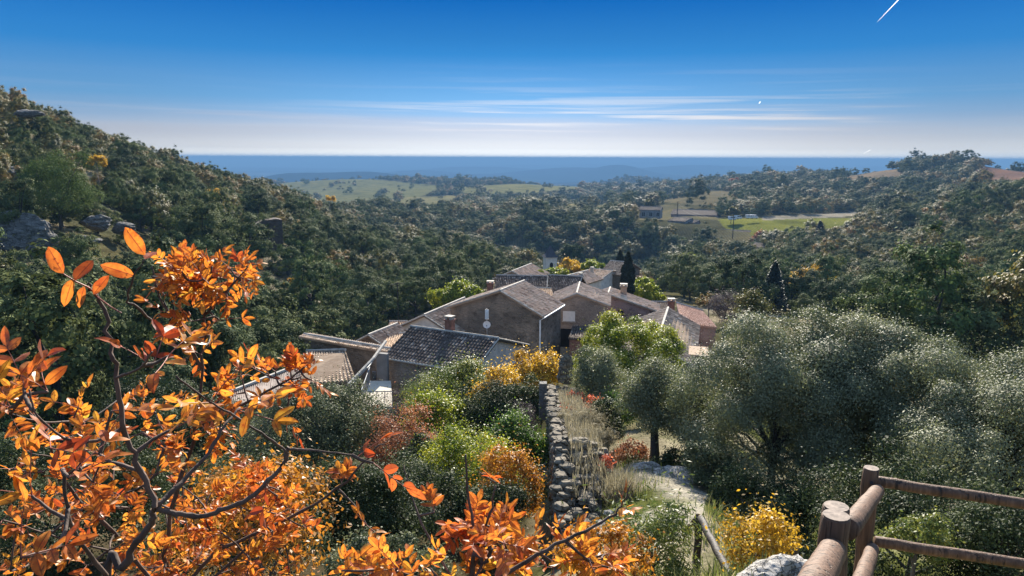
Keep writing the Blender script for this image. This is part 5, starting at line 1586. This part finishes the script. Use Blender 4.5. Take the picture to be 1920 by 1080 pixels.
# courses on the shaded left face
for k in range(900):
    s_ = rng.uniform(-3.1, Lw)
    stone(stn, Vector((0.05, s_, zt(s_) - rng.uniform(.35, 3.6))), 0.16, rng.uniform(.25, .5), rng.uniform(.12, .22), float(rng.random()))
stn.build('masonry', M['drystone'], wl)
q = P(1059, 708, 28.3)
stb = MB()
rng = np.random.default_rng(21)
for k, (w_, h_) in enumerate(((0.62, .34), (.56, .3), (.54, .26), (.44, .2))):
    stone(stb, Vector((0.02 * k, 0, [0.12, 0.42, 0.68, .88][k])), w_, .45, h_ * 1.25, .4)
sp_ = stb.build('standing_stone', M['drystone']); sp_.location = (q.x, q.y, q.z - .1)
tag(sp_, 'upright stone stump standing on the far end of the ruined wall', 'stone')
q = P(1018, 757, 27)
pb_ = MB()
pb_.box(-0.14, 0.14, -0.17, 0.17, -0.6, 0.85)
pp = pb_.build('stone_pillar', M['wallface']); pp.location = q; tag(pp, 'slim square stone pillar beside the far end of the ruined wall', 'pillar')


def blades(name, label, cat, pts, h, w, mat, seed, lean=0.5, kind=None, group=None, per=1, origin=None):
    rng = np.random.default_rng(seed)
    pts = np.repeat(np.asarray(pts, float), per, 0)
    n = len(pts)
    a = rng.uniform(0, 2 * PI, n)
    ln_ = lean * rng.random((n, 1))
    hh = h * rng.uniform(0.5, 1.2, (n, 1))
    dr = np.stack([np.cos(a), np.sin(a), np.zeros(n)], 1)
    side = np.stack([-np.sin(a), np.cos(a), np.zeros(n)], 1) * w * 0.5
    m_ = pts + dr * ln_ * hh * .35 + np.array([0, 0, .6]) * hh
    tp = pts + dr * ln_ * hh * 1.0 + np.array([0, 0, .95]) * hh
    V = np.stack([pts - side, pts + side, m_ + side * .8, m_ - side * .8, tp + side * .15, tp - side * .15], 1).reshape(-1, 3)
    i = np.arange(n)[:, None] * 6
    F = np.concatenate([i + np.array([[0, 1, 2, 3]]), i + np.array([[3, 2, 4, 5]])], 0)
    o = link(name, quads_mesh(name, V, F, M[mat], {'tint': np.repeat(np.clip(rng.normal(.5, .25, n), 0, 1), 6)}))
    return tag(o, label, cat, group, kind)


# growth on the wall
cs, sn = math.cos(wl.rotation_euler.z), math.sin(wl.rotation_euler.z)
def onwall(x, s_):
    return np.array([A_.x + x * cs - s_ * sn, A_.y + x * sn + s_ * cs, A_.z - 7.0 + zt(s_) - 0.1])
rng = np.random.default_rng(31)
gp = np.array([onwall(rng.uniform(0.35, 1.1), rng.uniform(-1.6, 10.5)) for k in range(1150)])
blades('dry_grass', 'dry pale grass growing along the top of the ruined wall', 'dry grass', gp, 0.30, 0.012, 'dry', 3, 0.9, 'stuff', None, 2)
for k, (X, Y, d, hw, hh, mt, lb) in enumerate([(1066, 772, 22, 13, 9, 'red', 'red sprig of leaves on the middle of the ruined wall'), (1110, 760, 22.5, 14, 18, 'red', 'bright red-orange sprig at the right side of the ruined wall'),
                                              (1083, 745, 24.5, 16, 8, 'red', 'faint red sprig nearer the far end of the ruined wall'), (1135, 868, 15.5, 12, 14, 'red', 'pale red sprig at the broken near end of the ruined wall')]):
    plant('red_plant', lb, 'plant', X, Y, d, hw, hh, mt, 380, 0.075, 12, 'red sprigs on the ruined wall', sprig=0.4, trunk=False, lobe_k=.5)
for (X, Y, d, hw, hh, lb) in [(1105, 800, 19.5, 32, 26, 'dry grey tussock hanging over the right side of the ruined wall'), (1075, 790, 20, 26, 14, 'low grey dry tussock on the middle of the ruined wall'), (1120, 830, 17.5, 26, 18, 'dry grey tussock at the near end of the ruined wall')]:
    plant('dry_tussock', lb, 'tussock', X, Y, d, hw, hh, 'dry', 2600, 0.16, 16, 'dry tussocks on the ruined wall', aspect=.07, sprig=.5, trunk=False, lobe_k=.5)

# grass beside the path
rng = np.random.default_rng(41)
gx, gy = rng.uniform(-1, 9, 60000), rng.uniform(4, 19, 60000)
gz = zfun(gx, gy)
gpx, gpy, _ = proj(gx, gy, gz)
dn = fbm(gx / 1.3, gy / 1.3, 9, 3)
onp = inpoly(gpx, gpy, PATH)
k = (gpx > 1100) & (gpx < 1950) & (gpy < 1150) & (rng.random(60000) < np.where(onp, np.clip((dn - 0.52) * 5, 0.02, .7), np.clip((dn - .28) * 4, .1, 1)))
k &= (gy < 17.5) & ~((gy < 8.0) & (gpx > 1440))
blades('grass', 'patchy grass on the stony ground beside the path', 'grass', np.stack([gx, gy, gz], 1)[k], 0.24, 0.014, 'grass', 5, 1.0, 'stuff')
for j, (X, Y, d, lb) in enumerate([(1160, 905, 14.5, 'tall dry grass tuft at the near end of the ruined wall'), (1175, 915, 14.0, 'tall dry grass tuft at the left edge of the stony path')]):
    q = P(X, Y, d)
    g0 = np.array([[q.x + rng.normal() * .16, q.y + rng.normal() * .16, ground(q.x, q.y) - .05] for _ in range(160)])
    blades('grass_tuft', lb, 'grass tuft', g0, 0.62, 0.014, 'dry', 50 + j, 0.75, None, 'tall grass tufts by the path', 2)
# stones beside the path
GR = 'pale stones along the path'
rl = [(1215, 890, 15.8, .34, 'pale stone left of the small oak trunk foot'), (1252, 897, 15.5, .28, 'pale stone just right of the small oak trunk foot'), (1272, 905, 15.0, .4, 'flat pale stone in the heap right of the small oak'), (1290, 912, 14.6, .3, 'last pale stone of the heap right of the small oak'), (1240, 905, 15.0, .22, 'small pale stone in front of the small oak foot'),
      (1110, 948, 13.2, .42, 'pale stone at the bottom of the ruined wall end'), (1135, 958, 12.6, .3, 'pale stone beside the foot of the ruined wall end'), (1160, 948, 13.0, .26, 'small pale stone left on the stony path'), (1095, 930, 13.8, .35, 'grey stone fallen against the ruined wall end'), (1180, 975, 11.8, .3, 'pale stone at the near left of the stony path')]
for j, (X, Y, d, s_, lb) in enumerate(rl):
    q = P(X, Y, d)
    o = rock(lb, X, Y, d, s_, s_ * .7, s_ * .5, 'rock_near', 'stone', 'stone', 60 + j, .2, GR, j * 1.3)
    o.location.z = ground(q.x, q.y) + s_ * .12
rock('pale boulder at the bottom edge left of the fence rail', 1465, 1092, 5.0, .34, .28, .22, 'rock_near', 'boulder', 'boulder', 90, 0.3, None, .4, .05)

# ------------------------------------------------------------------ wooden fence and lower handrail
def log(mb, a, b, r, n=18, taper=0.03, wob=0.012):
    a, b = Vector(a), Vector(b)
    d = (b - a)
    m = 9
    pts, rad = [], []
    for k in range(m + 1):
        f = k / m
        p = a + d * f
        if 0 < k < m:
            p += Vector((math.sin(k * 2.1) * wob, math.cos(k * 1.7) * wob, math.sin(k * 1.3 + 1) * wob)) * .6
        pts.append(p); rad.append(r * (1 - taper * f) * (1 + 0.015 * math.sin(k * 2.7)))
    # softened ends
    u = d.normalized()
    pts = [pts[0], pts[0] + u * r * .12] + pts[1:-1] + [pts[-1] - u * r * .12, pts[-1]]
    rad = [rad[0] * .90, rad[0]] + rad[1:-1] + [rad[-1], rad[-1] * .90]
    mb.tube(pts, rad, n)


def cut_end(name, c, r, parent, nrm=(0, 0, 1)):
    mb = MB()
    for k in range(6):
        pass
    mb.tube([Vector(c), Vector(c) + Vector(nrm) * 0.004], r, 18, True, .8)
    return mb.build(name, M['cutwood'], parent)


m_, t_ = new_mat('cut_wood_rings')
tc_ = t_.n('ShaderNodeTexCoord').outputs['Object']
sub = t_.n('ShaderNodeVectorMath', {0: tc_, 1: (0, 0, 0)}, operation='SUBTRACT').outputs[0]
nn = t_.noise(tc_, 30.0, 4.0)
cc = t_.ramp(nn, [(0.3, (0.10, 0.072, 0.055)), (0.7, (0.27, 0.205, 0.16))])
ck = t_.n('ShaderNodeMapRange', {0: t_.noise(t_.scale(tc_, (14, 60, 1)), 1.0, 2.0), 1: .62, 2: .67, 3: 0.0, 4: .8}).outputs[0]
cc = t_.mix(ck, cc, (0.03, 0.022, 0.018))
pb = t_.n('ShaderNodeBsdfPrincipled', {'Base Color': cc, 'Roughness': .8})
t_.n('ShaderNodeOutputMaterial', {'Surface': pb.outputs[0]})
M['cutwood'] = m_

fp = P(1568, 967, 3.4); fb = P(1568, 950, 3.56); bp_ = P(1634, 878, 5.8)
root_z = ground(fp.x, fp.y)
fe = thing('wooden_fence', 'weathered round-pole wooden fence at the lower right corner', 'fence', (fp.x, fp.y, root_z - .2))
O = Vector((fp.x, fp.y, root_z - .2))
def fpost(top, r, zb, sl=None):
    mb = MB(); log(mb, (top.x - O.x, top.y - O.y, zb - O.z), (top.x - O.x, top.y - O.y, top.z - O.z), r)
    o = mb.build('post', M['wood'], fe, True)
    me = o.data
    for p in me.polygons:
        if len(p.vertices) > 4:
            p.use_smooth = False
    cut_end('post_end', (top.x - O.x, top.y - O.y, top.z - O.z + .0005), r * .88, o)
    return o
fpost(fp, 0.072, fp.z - 1.3)
fpost(fb, 0.070, fb.z - 1.3)
fpost(bp_, 0.066, bp_.z - 1.5)
def frail(a, b, r):
    mb = MB(); log(mb, a - O, b - O, r, wob=.006)
    return mb.build('rail', M['wood'], fe, True)
# rails up the slope towards the viewpoint
frail(P(1562, 1030, 3.42), P(1500, 1150, 2.0), 0.066)
frail(P(1589, 992, 3.58), P(1645, 920, 5.72), 0.058)
frail(P(1600, 1130, 3.6), P(1636, 1030, 5.7), 0.056)
# rails along the terrace edge to the right
frail(P(1640, 902, 5.80), P(1990, 955, 5.55), 0.046)
frail(P(1640, 1015, 5.80), P(1990, 1068, 5.55), 0.046)

for (a_, b_) in ((P(1634, 905, 5.73), P(1634, 905, 5.90)), (P(1634, 1018, 5.73), P(1634, 1018, 5.90)), (P(1640, 925, 5.70), P(1636, 925, 5.76))):
    mb = MB(); mb.tube([a_ - O, a_.lerp(b_, .2) - O], 0.014, 8); mb.build('bolt', M['darkmetal'], fe)
hp = P(1311, 968, 9.0)
hr = thing('handrail', 'dark wooden handrail post with two sloping rails beside the lower path', 'handrail', (hp.x, hp.y, hp.z - 1.3))
O2 = Vector((hp.x, hp.y, hp.z - 1.3))
mb = MB(); log(mb, (0, 0, 0), (0, 0, 1.3), 0.052, 12); mb.build('post', M['darkwood'], hr, True)
mb = MB(); log(mb, P(1314, 972, 8.98) - O2, P(1376, 1095, 7.2) - O2, 0.05, 12); mb.build('rail', M['darkwood'], hr, True)
mb = MB(); log(mb, P(1309, 968, 9.0) - O2, P(1283, 1003, 9.6) - O2, 0.04, 12); mb.build('rail', M['wood'], hr, True)
q = P(1461, 975, 7.6)
o = thing('wooden_post', 'dark wooden post standing right of the sunlit yellow shrub', 'post', (q.x, q.y, q.z - 1.2))
mb = MB(); log(mb, (0, 0, 0), (0.02, 0, 1.2), 0.048, 12); mb.build('post', M['darkwood'], o, True)

# ------------------------------------------------------------------ foreground shrubs with orange pinnate leaves
NV, UC = 8, np.array([-1, -.13, -.05, .05, .13, 1.0])
_v = np.linspace(0, 1, NV)
_hw = (np.sin(PI * _v ** 0.92)) ** 0.62
_hw[0], _hw[-1] = 0.05, 0.02
TU, TV = np.meshgrid(UC, _v)
THW = np.repeat(_hw[:, None], 6, 1)
TEDGE = np.maximum(np.abs(TU), np.abs(2 * TV - 1) ** 2)
TRIB = np.where(np.abs(TU) < .06, 1.0, 0.0)
_i = np.arange(NV - 1)[:, None] * 6 + np.arange(5)[None, :]
TF = np.stack([_i, _i + 1, _i + 7, _i + 6], -1).reshape(-1, 4)


class Shrub:
    def __init__(self, name, label, seed, base, mat='sumac', group=None):
        self.rng = np.random.default_rng(seed)
        self.root = thing(name, label, 'shrub', base, 0, group)
        self.o = np.array(base)
        self.base, self.ax, self.nm, self.len, self.tint, self.cup = [], [], [], [], [], []
        self.st, self.rc = MB(), MB()
        self.nodes = [np.array(base)]
        self.mat = mat

    def stem(self, pts, r0, r1, n=8):
        pts = [np.array(p) for p in pts]
        # smooth the polyline
        fine = []
        for k in range(len(pts) - 1):
            p0, p1, p2, p3 = pts[max(k - 1, 0)], pts[k], pts[k + 1], pts[min(k + 2, len(pts) - 1)]
            for t in np.linspace(0, 1, 5, endpoint=False):
                fine.append(0.5 * (2 * p1 + (p2 - p0) * t + (2 * p0 - 5 * p1 + 4 * p2 - p3) * t * t + (3 * p1 - p0 - 3 * p2 + p3) * t ** 3))
        fine.append(pts[-1])
        L = sum(np.linalg.norm(fine[i + 1] - fine[i]) for i in range(len(fine) - 1))
        fine = [p + self.rng.normal(size=3) * 0.0035 * min(1.0, L) * (0 < i < len(fine) - 1) for i, p in enumerate(fine)]
        rad = [(r0 + (r1 - r0) * i / (len(fine) - 1)) * (1.0 + 0.22 * (self.rng.random() < .2)) for i in range(len(fine))]
        self.st.tube([Vector(p - self.o) for p in fine], rad, n, True)
        self.nodes += fine
        return fine

    def twig_to(self, p, r=0.0022):
        p = np.array(p)
        nd = np.array(self.nodes)
        d = np.linalg.norm(nd - p, axis=1) + 0.5 * np.maximum(0, nd[:, 2] - p[2])
        s = nd[np.argmin(d)]
        L = np.linalg.norm(p - s)
        if L < 0.03:
            return unit(self.rng.normal(size=3) + np.array([0, 0, 1.0]))
        mid = (s + p) / 2 + self.rng.normal(size=3) * 0.06 * L + np.array([0, 0, -0.05 * L])
        self.stem([s, mid, p], r * 1.7, r, 5)
        return unit(p - mid)

    def pinnate(self, base, ax, up, L, pairs, ll, tint):
        rng = self.rng
        ax = unit(ax)
        up = unit(up - ax * (up @ ax))
        side = np.cross(ax, up)
        bend = rng.uniform(-.35, .15)
        curve = [base + ax * L * t + up * bend * L * t * t for t in np.linspace(0, 1, 5)]
        self.rc.tube([Vector(c - self.o) for c in curve], [0.0011, 0.001, 0.0009, 0.0008, 0.0006], 4, False)
        for k in range(pairs):
            t = 0.30 + 0.62 * k / max(1, pairs - 1) if pairs > 1 else .6
            c = base + ax * L * t + up * bend * L * t * t
            for s in (-1, 1):
                if rng.random() < .06:
                    continue
                a = unit(ax * rng.uniform(.35, .75) + side * s * .85 + up * rng.uniform(-.25, .4) + rng.normal(size=3) * .12)
                self.leaflet(c, a, up + rng.normal(size=3) * .35, ll * rng.uniform(.75, 1.12), tint + rng.normal() * .10)
        c = curve[-1]
        self.leaflet(c, unit(ax + up * bend + rng.normal(size=3) * .15), up + rng.normal(size=3) * .3, ll * rng.uniform(.85, 1.15), tint + rng.normal() * .10)

    def leaflet(self, c, a, n, ll, tint):
        n = unit(n - a * (n @ a))
        self.base.append(c); self.ax.append(a); self.nm.append(n); self.len.append(ll); self.tint.append(tint); self.cup.append(self.rng.uniform(-.35, .75))

    def cluster(self, p, n, ll, tint=.5, pairs=(2, 4), rach=1.7, dirs=None, twig=True):
        rng = self.rng
        p = np.array(p)
        ax = self.twig_to(p) if twig else unit(rng.normal(size=3) + np.array([0, -.3, .8]))
        for k in range(n):
            d = unit(ax * .45 + rng.normal(size=3) * .75 + np.array([0, 0, .22]))
            up = unit(np.array([0, 0, 1.0]) + rng.normal(size=3) * .55 + np.array([0, -.35, 0]))
            self.pinnate(p, d, up, ll * rach * rng.uniform(.75, 1.25), int(rng.integers(pairs[0], pairs[1] + 1)), ll, tint + rng.normal() * .12)

    def fill(self, poly, count, d0, d1, n, ll, tint=.5, **kw):
        rng = self.rng
        pl = np.array(poly, float)
        lo, hi = pl.min(0), pl.max(0)
        k = 0
        cand = []
        while k < count:
            X, Y = rng.uniform(lo[0], hi[0]), rng.uniform(lo[1], hi[1])
            if not inpoly(np.array([X]), np.array([Y]), poly)[0]:
                continue
            cand.append(np.array(P(X, Y, rng.uniform(d0, d1))))
            k += 1
        nd0 = np.array(self.nodes)
        cand.sort(key=lambda c: np.linalg.norm(nd0 - c, axis=1).min())
        for c in cand:
            self.cluster(c, int(rng.integers(n[0], n[1] + 1)), ll, tint, **kw)

    def finish(self):
        B, A, N = np.array(self.base) - self.o, np.array(self.ax), np.array(self.nm)
        S = np.cross(A, N)
        L = np.array(self.len)[:, None, None]
        cup = np.array(self.cup)[:, None, None]
        wd = 0.44 * L * self.rng.uniform(.85, 1.15, L.shape)
        x = (TU * THW)[None] * wd * .5
        y = TV[None] * L
        wave = self.rng.uniform(0, 6.28, L.shape)
        z = np.abs(TU * THW)[None] * wd * .5 * (.30 + .12 * np.sin(TV[None] * 9 + wave)) - cup * L * TV[None] ** 2 * .55
        V = B[:, None, None] + x[..., None] * S[:, None, None] + y[..., None] * A[:, None, None] + z[..., None] * N[:, None, None]
        nl = len(B)
        F = (np.arange(nl)[:, None, None] * (NV * 6) + TF[None]).reshape(-1, 4)
        tint = np.clip(np.repeat(np.array(self.tint), NV * 6), 0, 1)
        rib = np.tile(TRIB.ravel(), nl)
        edge = np.tile(TEDGE.ravel(), nl)
        V = V.reshape(-1, 3)
        nf = len(F)
        rv, rf = np.array(self.rc.v), np.array(self.rc.f)
        F = np.concatenate([F, rf + len(V)])
        V = np.concatenate([V, rv])
        z0 = np.zeros(len(rv))
        me = quads_mesh('leaves', V, F, M[self.mat], {'tint': np.concatenate([tint, z0]), 'rib': np.concatenate([rib, z0]), 'edge': np.concatenate([edge, z0])}, True)
        me.materials.append(M['rachis'])
        mi = np.zeros(len(F), np.int32)
        mi[nf:] = 1
        me.polygons.foreach_set('material_index', mi)
        link('leaves', me, self.root)
        self.st.build('stem', M['twig'], self.root, True)


def PP(l, dz=0):
    return [np.array(P(*q)) for q in l]


GF = 'orange-leaved shrubs in front of the viewpoint'
# nearest shrub, big leaves
b0 = P(170, 1080, 1.25)
S1 = Shrub('orange_shrub', 'nearest orange-leaved shrub with forked bare stem and large spotted leaves', 3, (b0.x, b0.y, ground(b0.x, b0.y) - .05), 'sumac', GF)
S1.stem([S1.o, np.array(P(200, 1150, 1.24))] + PP([(233, 1067, 1.22), (277, 992, 1.2), (293, 954, 1.19), (264, 885, 1.18), (233, 803, 1.17), (217, 709, 1.16), (201, 620, 1.16), (183, 557, 1.15), (164, 532, 1.14)]), 0.0072, 0.0024)
S1.stem(PP([(293, 954, 1.19), (330, 962, 1.2), (378, 967, 1.21), (420, 955, 1.22), (466, 935, 1.22), (510, 895, 1.23), (532, 868, 1.23), (541, 838, 1.23)]), 0.0050, 0.0036)
S1.stem(PP([(293, 950, 1.19), (340, 905, 1.24), (390, 850, 1.3), (420, 800, 1.34), (450, 765, 1.4)]), 0.0042, 0.0024)
S1.stem(PP([(541, 842, 1.23), (575, 843, 1.22), (610, 847, 1.21), (660, 853, 1.2)]), 0.0022, 0.0012)
S1.stem(PP([(540, 850, 1.23), (500, 820, 1.18), (440, 780, 1.12), (390, 752, 1.08), (330, 705, 1.04)]), 0.0022, 0.0013)
S1.stem(PP([(233, 803, 1.17), (180, 827, 1.14), (120, 822, 1.1)]), 0.004, 0.002)
S1.stem(PP([(201, 1080, 1.2), (140, 1000, 1.1), (125, 940, 1.06), (118, 880, 1.05)]), 0.004, 0.002)
S1.stem(PP([(120, 822, 1.1), (70, 780, 1.06), (55, 730, 1.05)]), 0.002, 0.0012)
S1.stem(PP([(217, 709, 1.16), (262, 690, 1.1), (285, 660, 1.06)]), 0.0024, 0.0014)
# the few leaves that stand clear of the rest, one by one: base, tip, distance
def one(b, t, d, dt=0.0, tint=.3, upv=(0, -1, .35)):
    B_, T_ = np.array(P(*b, d)), np.array(P(*t, d + dt))
    v = T_ - B_
    S1.base.append(B_); a = unit(v); S1.ax.append(a)
    n = np.array(upv, float); S1.nm.append(unit(n - a * (n @ a))); S1.len.append(np.linalg.norm(v)); S1.tint.append(tint); S1.cup.append(.12)
for (b, t, dd, dt, ti) in [((119, 513), (88, 462), 1.08, .01, .24), ((140, 526), (174, 486), 1.08, .03, .10), ((137, 523), (118, 575), 1.08, -.01, .32), ((158, 537), (147, 577), 1.08, -.01, .32), ((175, 552), (203, 516), 1.1, .01, .2),
                         ((252, 517), (186, 496), 1.1, 0, .24), ((272, 478), (233, 426), 1.1, 0, .34), ((272, 486), (292, 470), 1.1, .03, .1)]:
    one(b, t, dd, dt, ti)
S1.rc.tube([Vector(np.array(P(*q)) - S1.o) for q in ((118, 513, 1.08), (140, 527, 1.08), (168, 540, 1.1), (183, 557, 1.15))], [.001, .0012, .0014, .0016], 4, False)
S1.rc.tube([Vector(np.array(P(*q)) - S1.o) for q in ((183, 557, 1.12), (207, 575, 1.1), (228, 587, 1.1))], [.0014, .0012, .001], 4, False)
S1.stem(PP([(330, 640, 1.3), (262, 580, 1.15), (240, 560, 1.12), (251, 518, 1.1), (272, 486, 1.1)]), 0.0022, 0.0012)
for (X, Y, d, n, tint) in [(45, 720, 1.12, 2, .55), (90, 735, 1.12, 2, .5), (20, 765, 1.1, 2, .55), (285, 690, 1.12, 2, .3), (315, 668, 1.12, 2, .3), (395, 755, 1.1, 2, .55), (445, 770, 1.1, 2, .6), (335, 800, 1.25, 2, .45),
                           (95, 840, 1.1, 2, .45), (185, 850, 1.28, 2, .45), (130, 895, 1.0, 2, .5), (60, 930, 1.1, 2, .5), (40, 1045, .92, 2, .35), (670, 857, 1.2, 1, .2), (700, 868, 1.2, 1, .2), (500, 905, 1.22, 1, .2), (210, 770, 1.3, 1, .35)]:
    S1.cluster(np.array(P(X, Y, d)), n, 0.036, tint - .06 + S1.rng.normal() * .14, (2, 3), 1.9)
S1.finish()

# second shrub a step further, smaller leaves
b0 = P(330, 1080, 2.45)
S2 = Shrub('orange_shrub', 'tall dense orange-leaved shrub just behind the nearest forked stem', 8, (b0.x, b0.y, ground(b0.x, b0.y) - .05), 'sumac', GF)
e0 = np.array(P(330, 1140, 2.45))
S2.stem([S2.o, e0] + PP([(310, 1040, 2.4), (330, 930, 2.35), (365, 800, 2.3), (378, 690, 2.25), (385, 590, 2.22), (398, 500, 2.2)]), .0095, .0025)
S2.stem([e0] + PP([(400, 1040, 2.45), (520, 985, 2.45), (630, 918, 2.4), (700, 850, 2.4), (722, 828, 2.4)]), .008, .002)
S2.stem(PP([(365, 800, 2.3), (441, 765, 2.3), (500, 735, 2.3), (554, 702, 2.3), (590, 672, 2.3)]), .006, .002)
S2.stem([e0] + PP([(210, 1000, 2.3), (120, 900, 2.2), (90, 800, 2.1)]), .008, .003)
S2.stem(PP([(378, 690, 2.25), (340, 620, 2.2), (300, 560, 2.2), (285, 500, 2.2)]), .005, .002)
S2.stem(PP([(385, 590, 2.22), (430, 540, 2.2), (465, 500, 2.2)]), .004, .002)
S2.stem([e0] + PP([(470, 1020, 2.5), (520, 930, 2.5)]), .006, .003)
S2.fill([(285, 505), (330, 488), (430, 490), (478, 508), (482, 535), (425, 560), (330, 550), (295, 545)], 24, 2.1, 2.35, (2, 4), .034, .42)
S2.fill([(330, 530), (440, 540), (460, 600), (400, 640), (310, 640), (300, 590), (210, 590), (200, 610), (260, 640)], 9, 2.1, 2.4, (2, 3), .034, .45)
S2.fill([(440, 705), (520, 670), (585, 680), (592, 715), (540, 735), (450, 745)], 9, 2.2, 2.4, (3, 4), .034, .40)
S2.fill([(280, 640), (370, 650), (480, 740), (470, 800), (330, 760)], 8, 2.1, 2.4, (2, 3), .036, .45)
S2.fill([(0, 750), (250, 740), (430, 770), (470, 850), (300, 900), (260, 1080), (0, 1080)], 56, 1.8, 2.5, (2, 4), .035, .42)
S2.fill([(330, 880), (450, 870), (540, 920), (585, 985), (560, 1050), (600, 1080), (250, 1080)], 66, 2.3, 2.9, (3, 4), .033, .38)
S2.cluster(np.array(P(540, 770, 2.3)), 2, .045, .45, (3, 4), 2.0)
S2.cluster(np.array(P(640, 905, 2.4)), 2, .045, .3)
S2.cluster(np.array(P(688, 985, 2.3)), 2, .04, .35)
S2.finish()

# third shrub, bottom middle
b0 = P(880, 1080, 1.75)
S3 = Shrub('orange_shrub', 'yellow and orange leaved shrub at the bottom centre of the view', 15, (b0.x, b0.y, ground(b0.x, b0.y) - .05), 'sumac', GF)
e0 = np.array(P(880, 1120, 1.72))
S3.stem([S3.o, e0] + PP([(912, 1050, 1.7), (920, 1010, 1.7), (915, 975, 1.7), (930, 910, 1.7)]), .009, .002)
S3.stem([e0] + PP([(970, 1062, 1.7), (1060, 1012, 1.72), (1140, 972, 1.75), (1165, 950, 1.76), (1185, 905, 1.78)]), .007, .0013)
S3.stem([e0] + PP([(760, 1075, 1.65), (640, 1070, 1.6)]), .006, .002)
S3.stem(PP([(890, 1000, 1.7), (878, 930, 1.7), (873, 852, 1.7)]), .004, .0025)
S3.stem(PP([(850, 1090, 1.7), (805, 1010, 1.75), (775, 940, 1.8), (757, 872, 1.85)]), .0035, .0015)
S3.stem(PP([(930, 905, 1.7), (905, 890, 1.7), (898, 885, 1.7)]), .002, .0012)
S3.fill([(830, 1000), (880, 985), (950, 990), (960, 1025), (880, 1035), (830, 1025)], 11, 1.6, 1.85, (2, 3), .037, .32)
S3.fill([(960, 1010), (1010, 1000), (1100, 1010), (1165, 1015), (1180, 1045), (1150, 1085), (900, 1085), (930, 1040)], 24, 1.7, 2.0, (2, 3), .036, .56)
S3.fill([(600, 1085), (660, 1060), (780, 1050), (900, 1050), (900, 1105), (600, 1110)], 20, 1.5, 1.8, (2, 3), .037, .50)
S3.cluster(np.array(P(815, 960, 1.8)), 2, .036, .45, (3, 3), 1.8)
S3.cluster(np.array(P(1165, 950, 1.76)), 2, .035, .35)
S3.cluster(np.array(P(925, 900, 1.7)), 1, .03, .12)
S3.finish()
plant('orange_shrub', 'fine-leaved orange shrub behind the bottom centre leaves', 'shrub', 1140, 1048, 4.4, 78, 52, 'orange', 3600, 0.034, 40, GF, sprig=0.35, hollow=0.1, aspect=.5)
plant('orange_shrub', 'hazy orange shrub low behind the bottom left leaves', 'shrub', 470, 990, 4.2, 130, 105, 'orange', 6500, 0.036, 60, GF, sprig=0.3, hollow=0.1, aspect=.5)

# ------------------------------------------------------------------ vapour trails high in the sky
mt, t = new_mat('vapour_trail')
tv = t.n('ShaderNodeVolumePrincipled', {'Color': (0.98, 0.98, 0.98, 1), 'Density': 0.02, 'Anisotropy': 0.5})
t.n('ShaderNodeOutputMaterial', {'Volume': tv.outputs[0]})
for (a_, b_, r0, r1, lb) in [((1645, 41, 46000), (1688, -4, 43000), 7, 30, 'long white vapour trail at the top right of the sky'), ((1619, 288, 90000), (1632, 281, 88000), 14, 24, 'tiny white vapour trail low above the right horizon'), ((1423, 194, 60000), (1426, 190.5, 59500), 22, 26, 'white speck of a vapour trail in the middle of the sky')]:
    A1, B1 = P(*a_), P(*b_)
    mb = MB(); mb.tube([A1.lerp(B1, k / 6) for k in range(7)], [r0 + (r1 - r0) * k / 6 for k in range(7)], 8)
    o = mb.build('vapour_trail', mt, None, True); tag(o, lb, 'vapour trail', 'vapour trails')

# ------------------------------------------------------------------ the blue air
bpy.context.view_layer.update()
HAZE_TOP = max(4.0, max((o.matrix_world @ Vector(c)).z for o in COL.objects if o.type == 'MESH' and o.name.split('.')[0] not in ('vapour_trail', 'woodland', 'ground') for c in o.bound_box), float((W[:, 2] + W[:, 3] * 8.5).max())) + 0.6
print('haze top', HAZE_TOP)
mb = MB(); mb.box(-62000, 62000, -62000, 62000, -330, HAZE_TOP)
hz = mb.build('haze', None)
tag(hz, 'blue autumn haze that thickens towards the plain and horizon', 'haze', kind='stuff')
m_, t = new_mat('blue_haze')
pv = t.n('ShaderNodeVolumePrincipled', {'Color': (0.125, 0.255, 0.44, 1), 'Density': 2.4e-4, 'Anisotropy': 0.0})
t.n('ShaderNodeOutputMaterial', {'Volume': pv.outputs[0]})
hz.data.materials.append(m_)
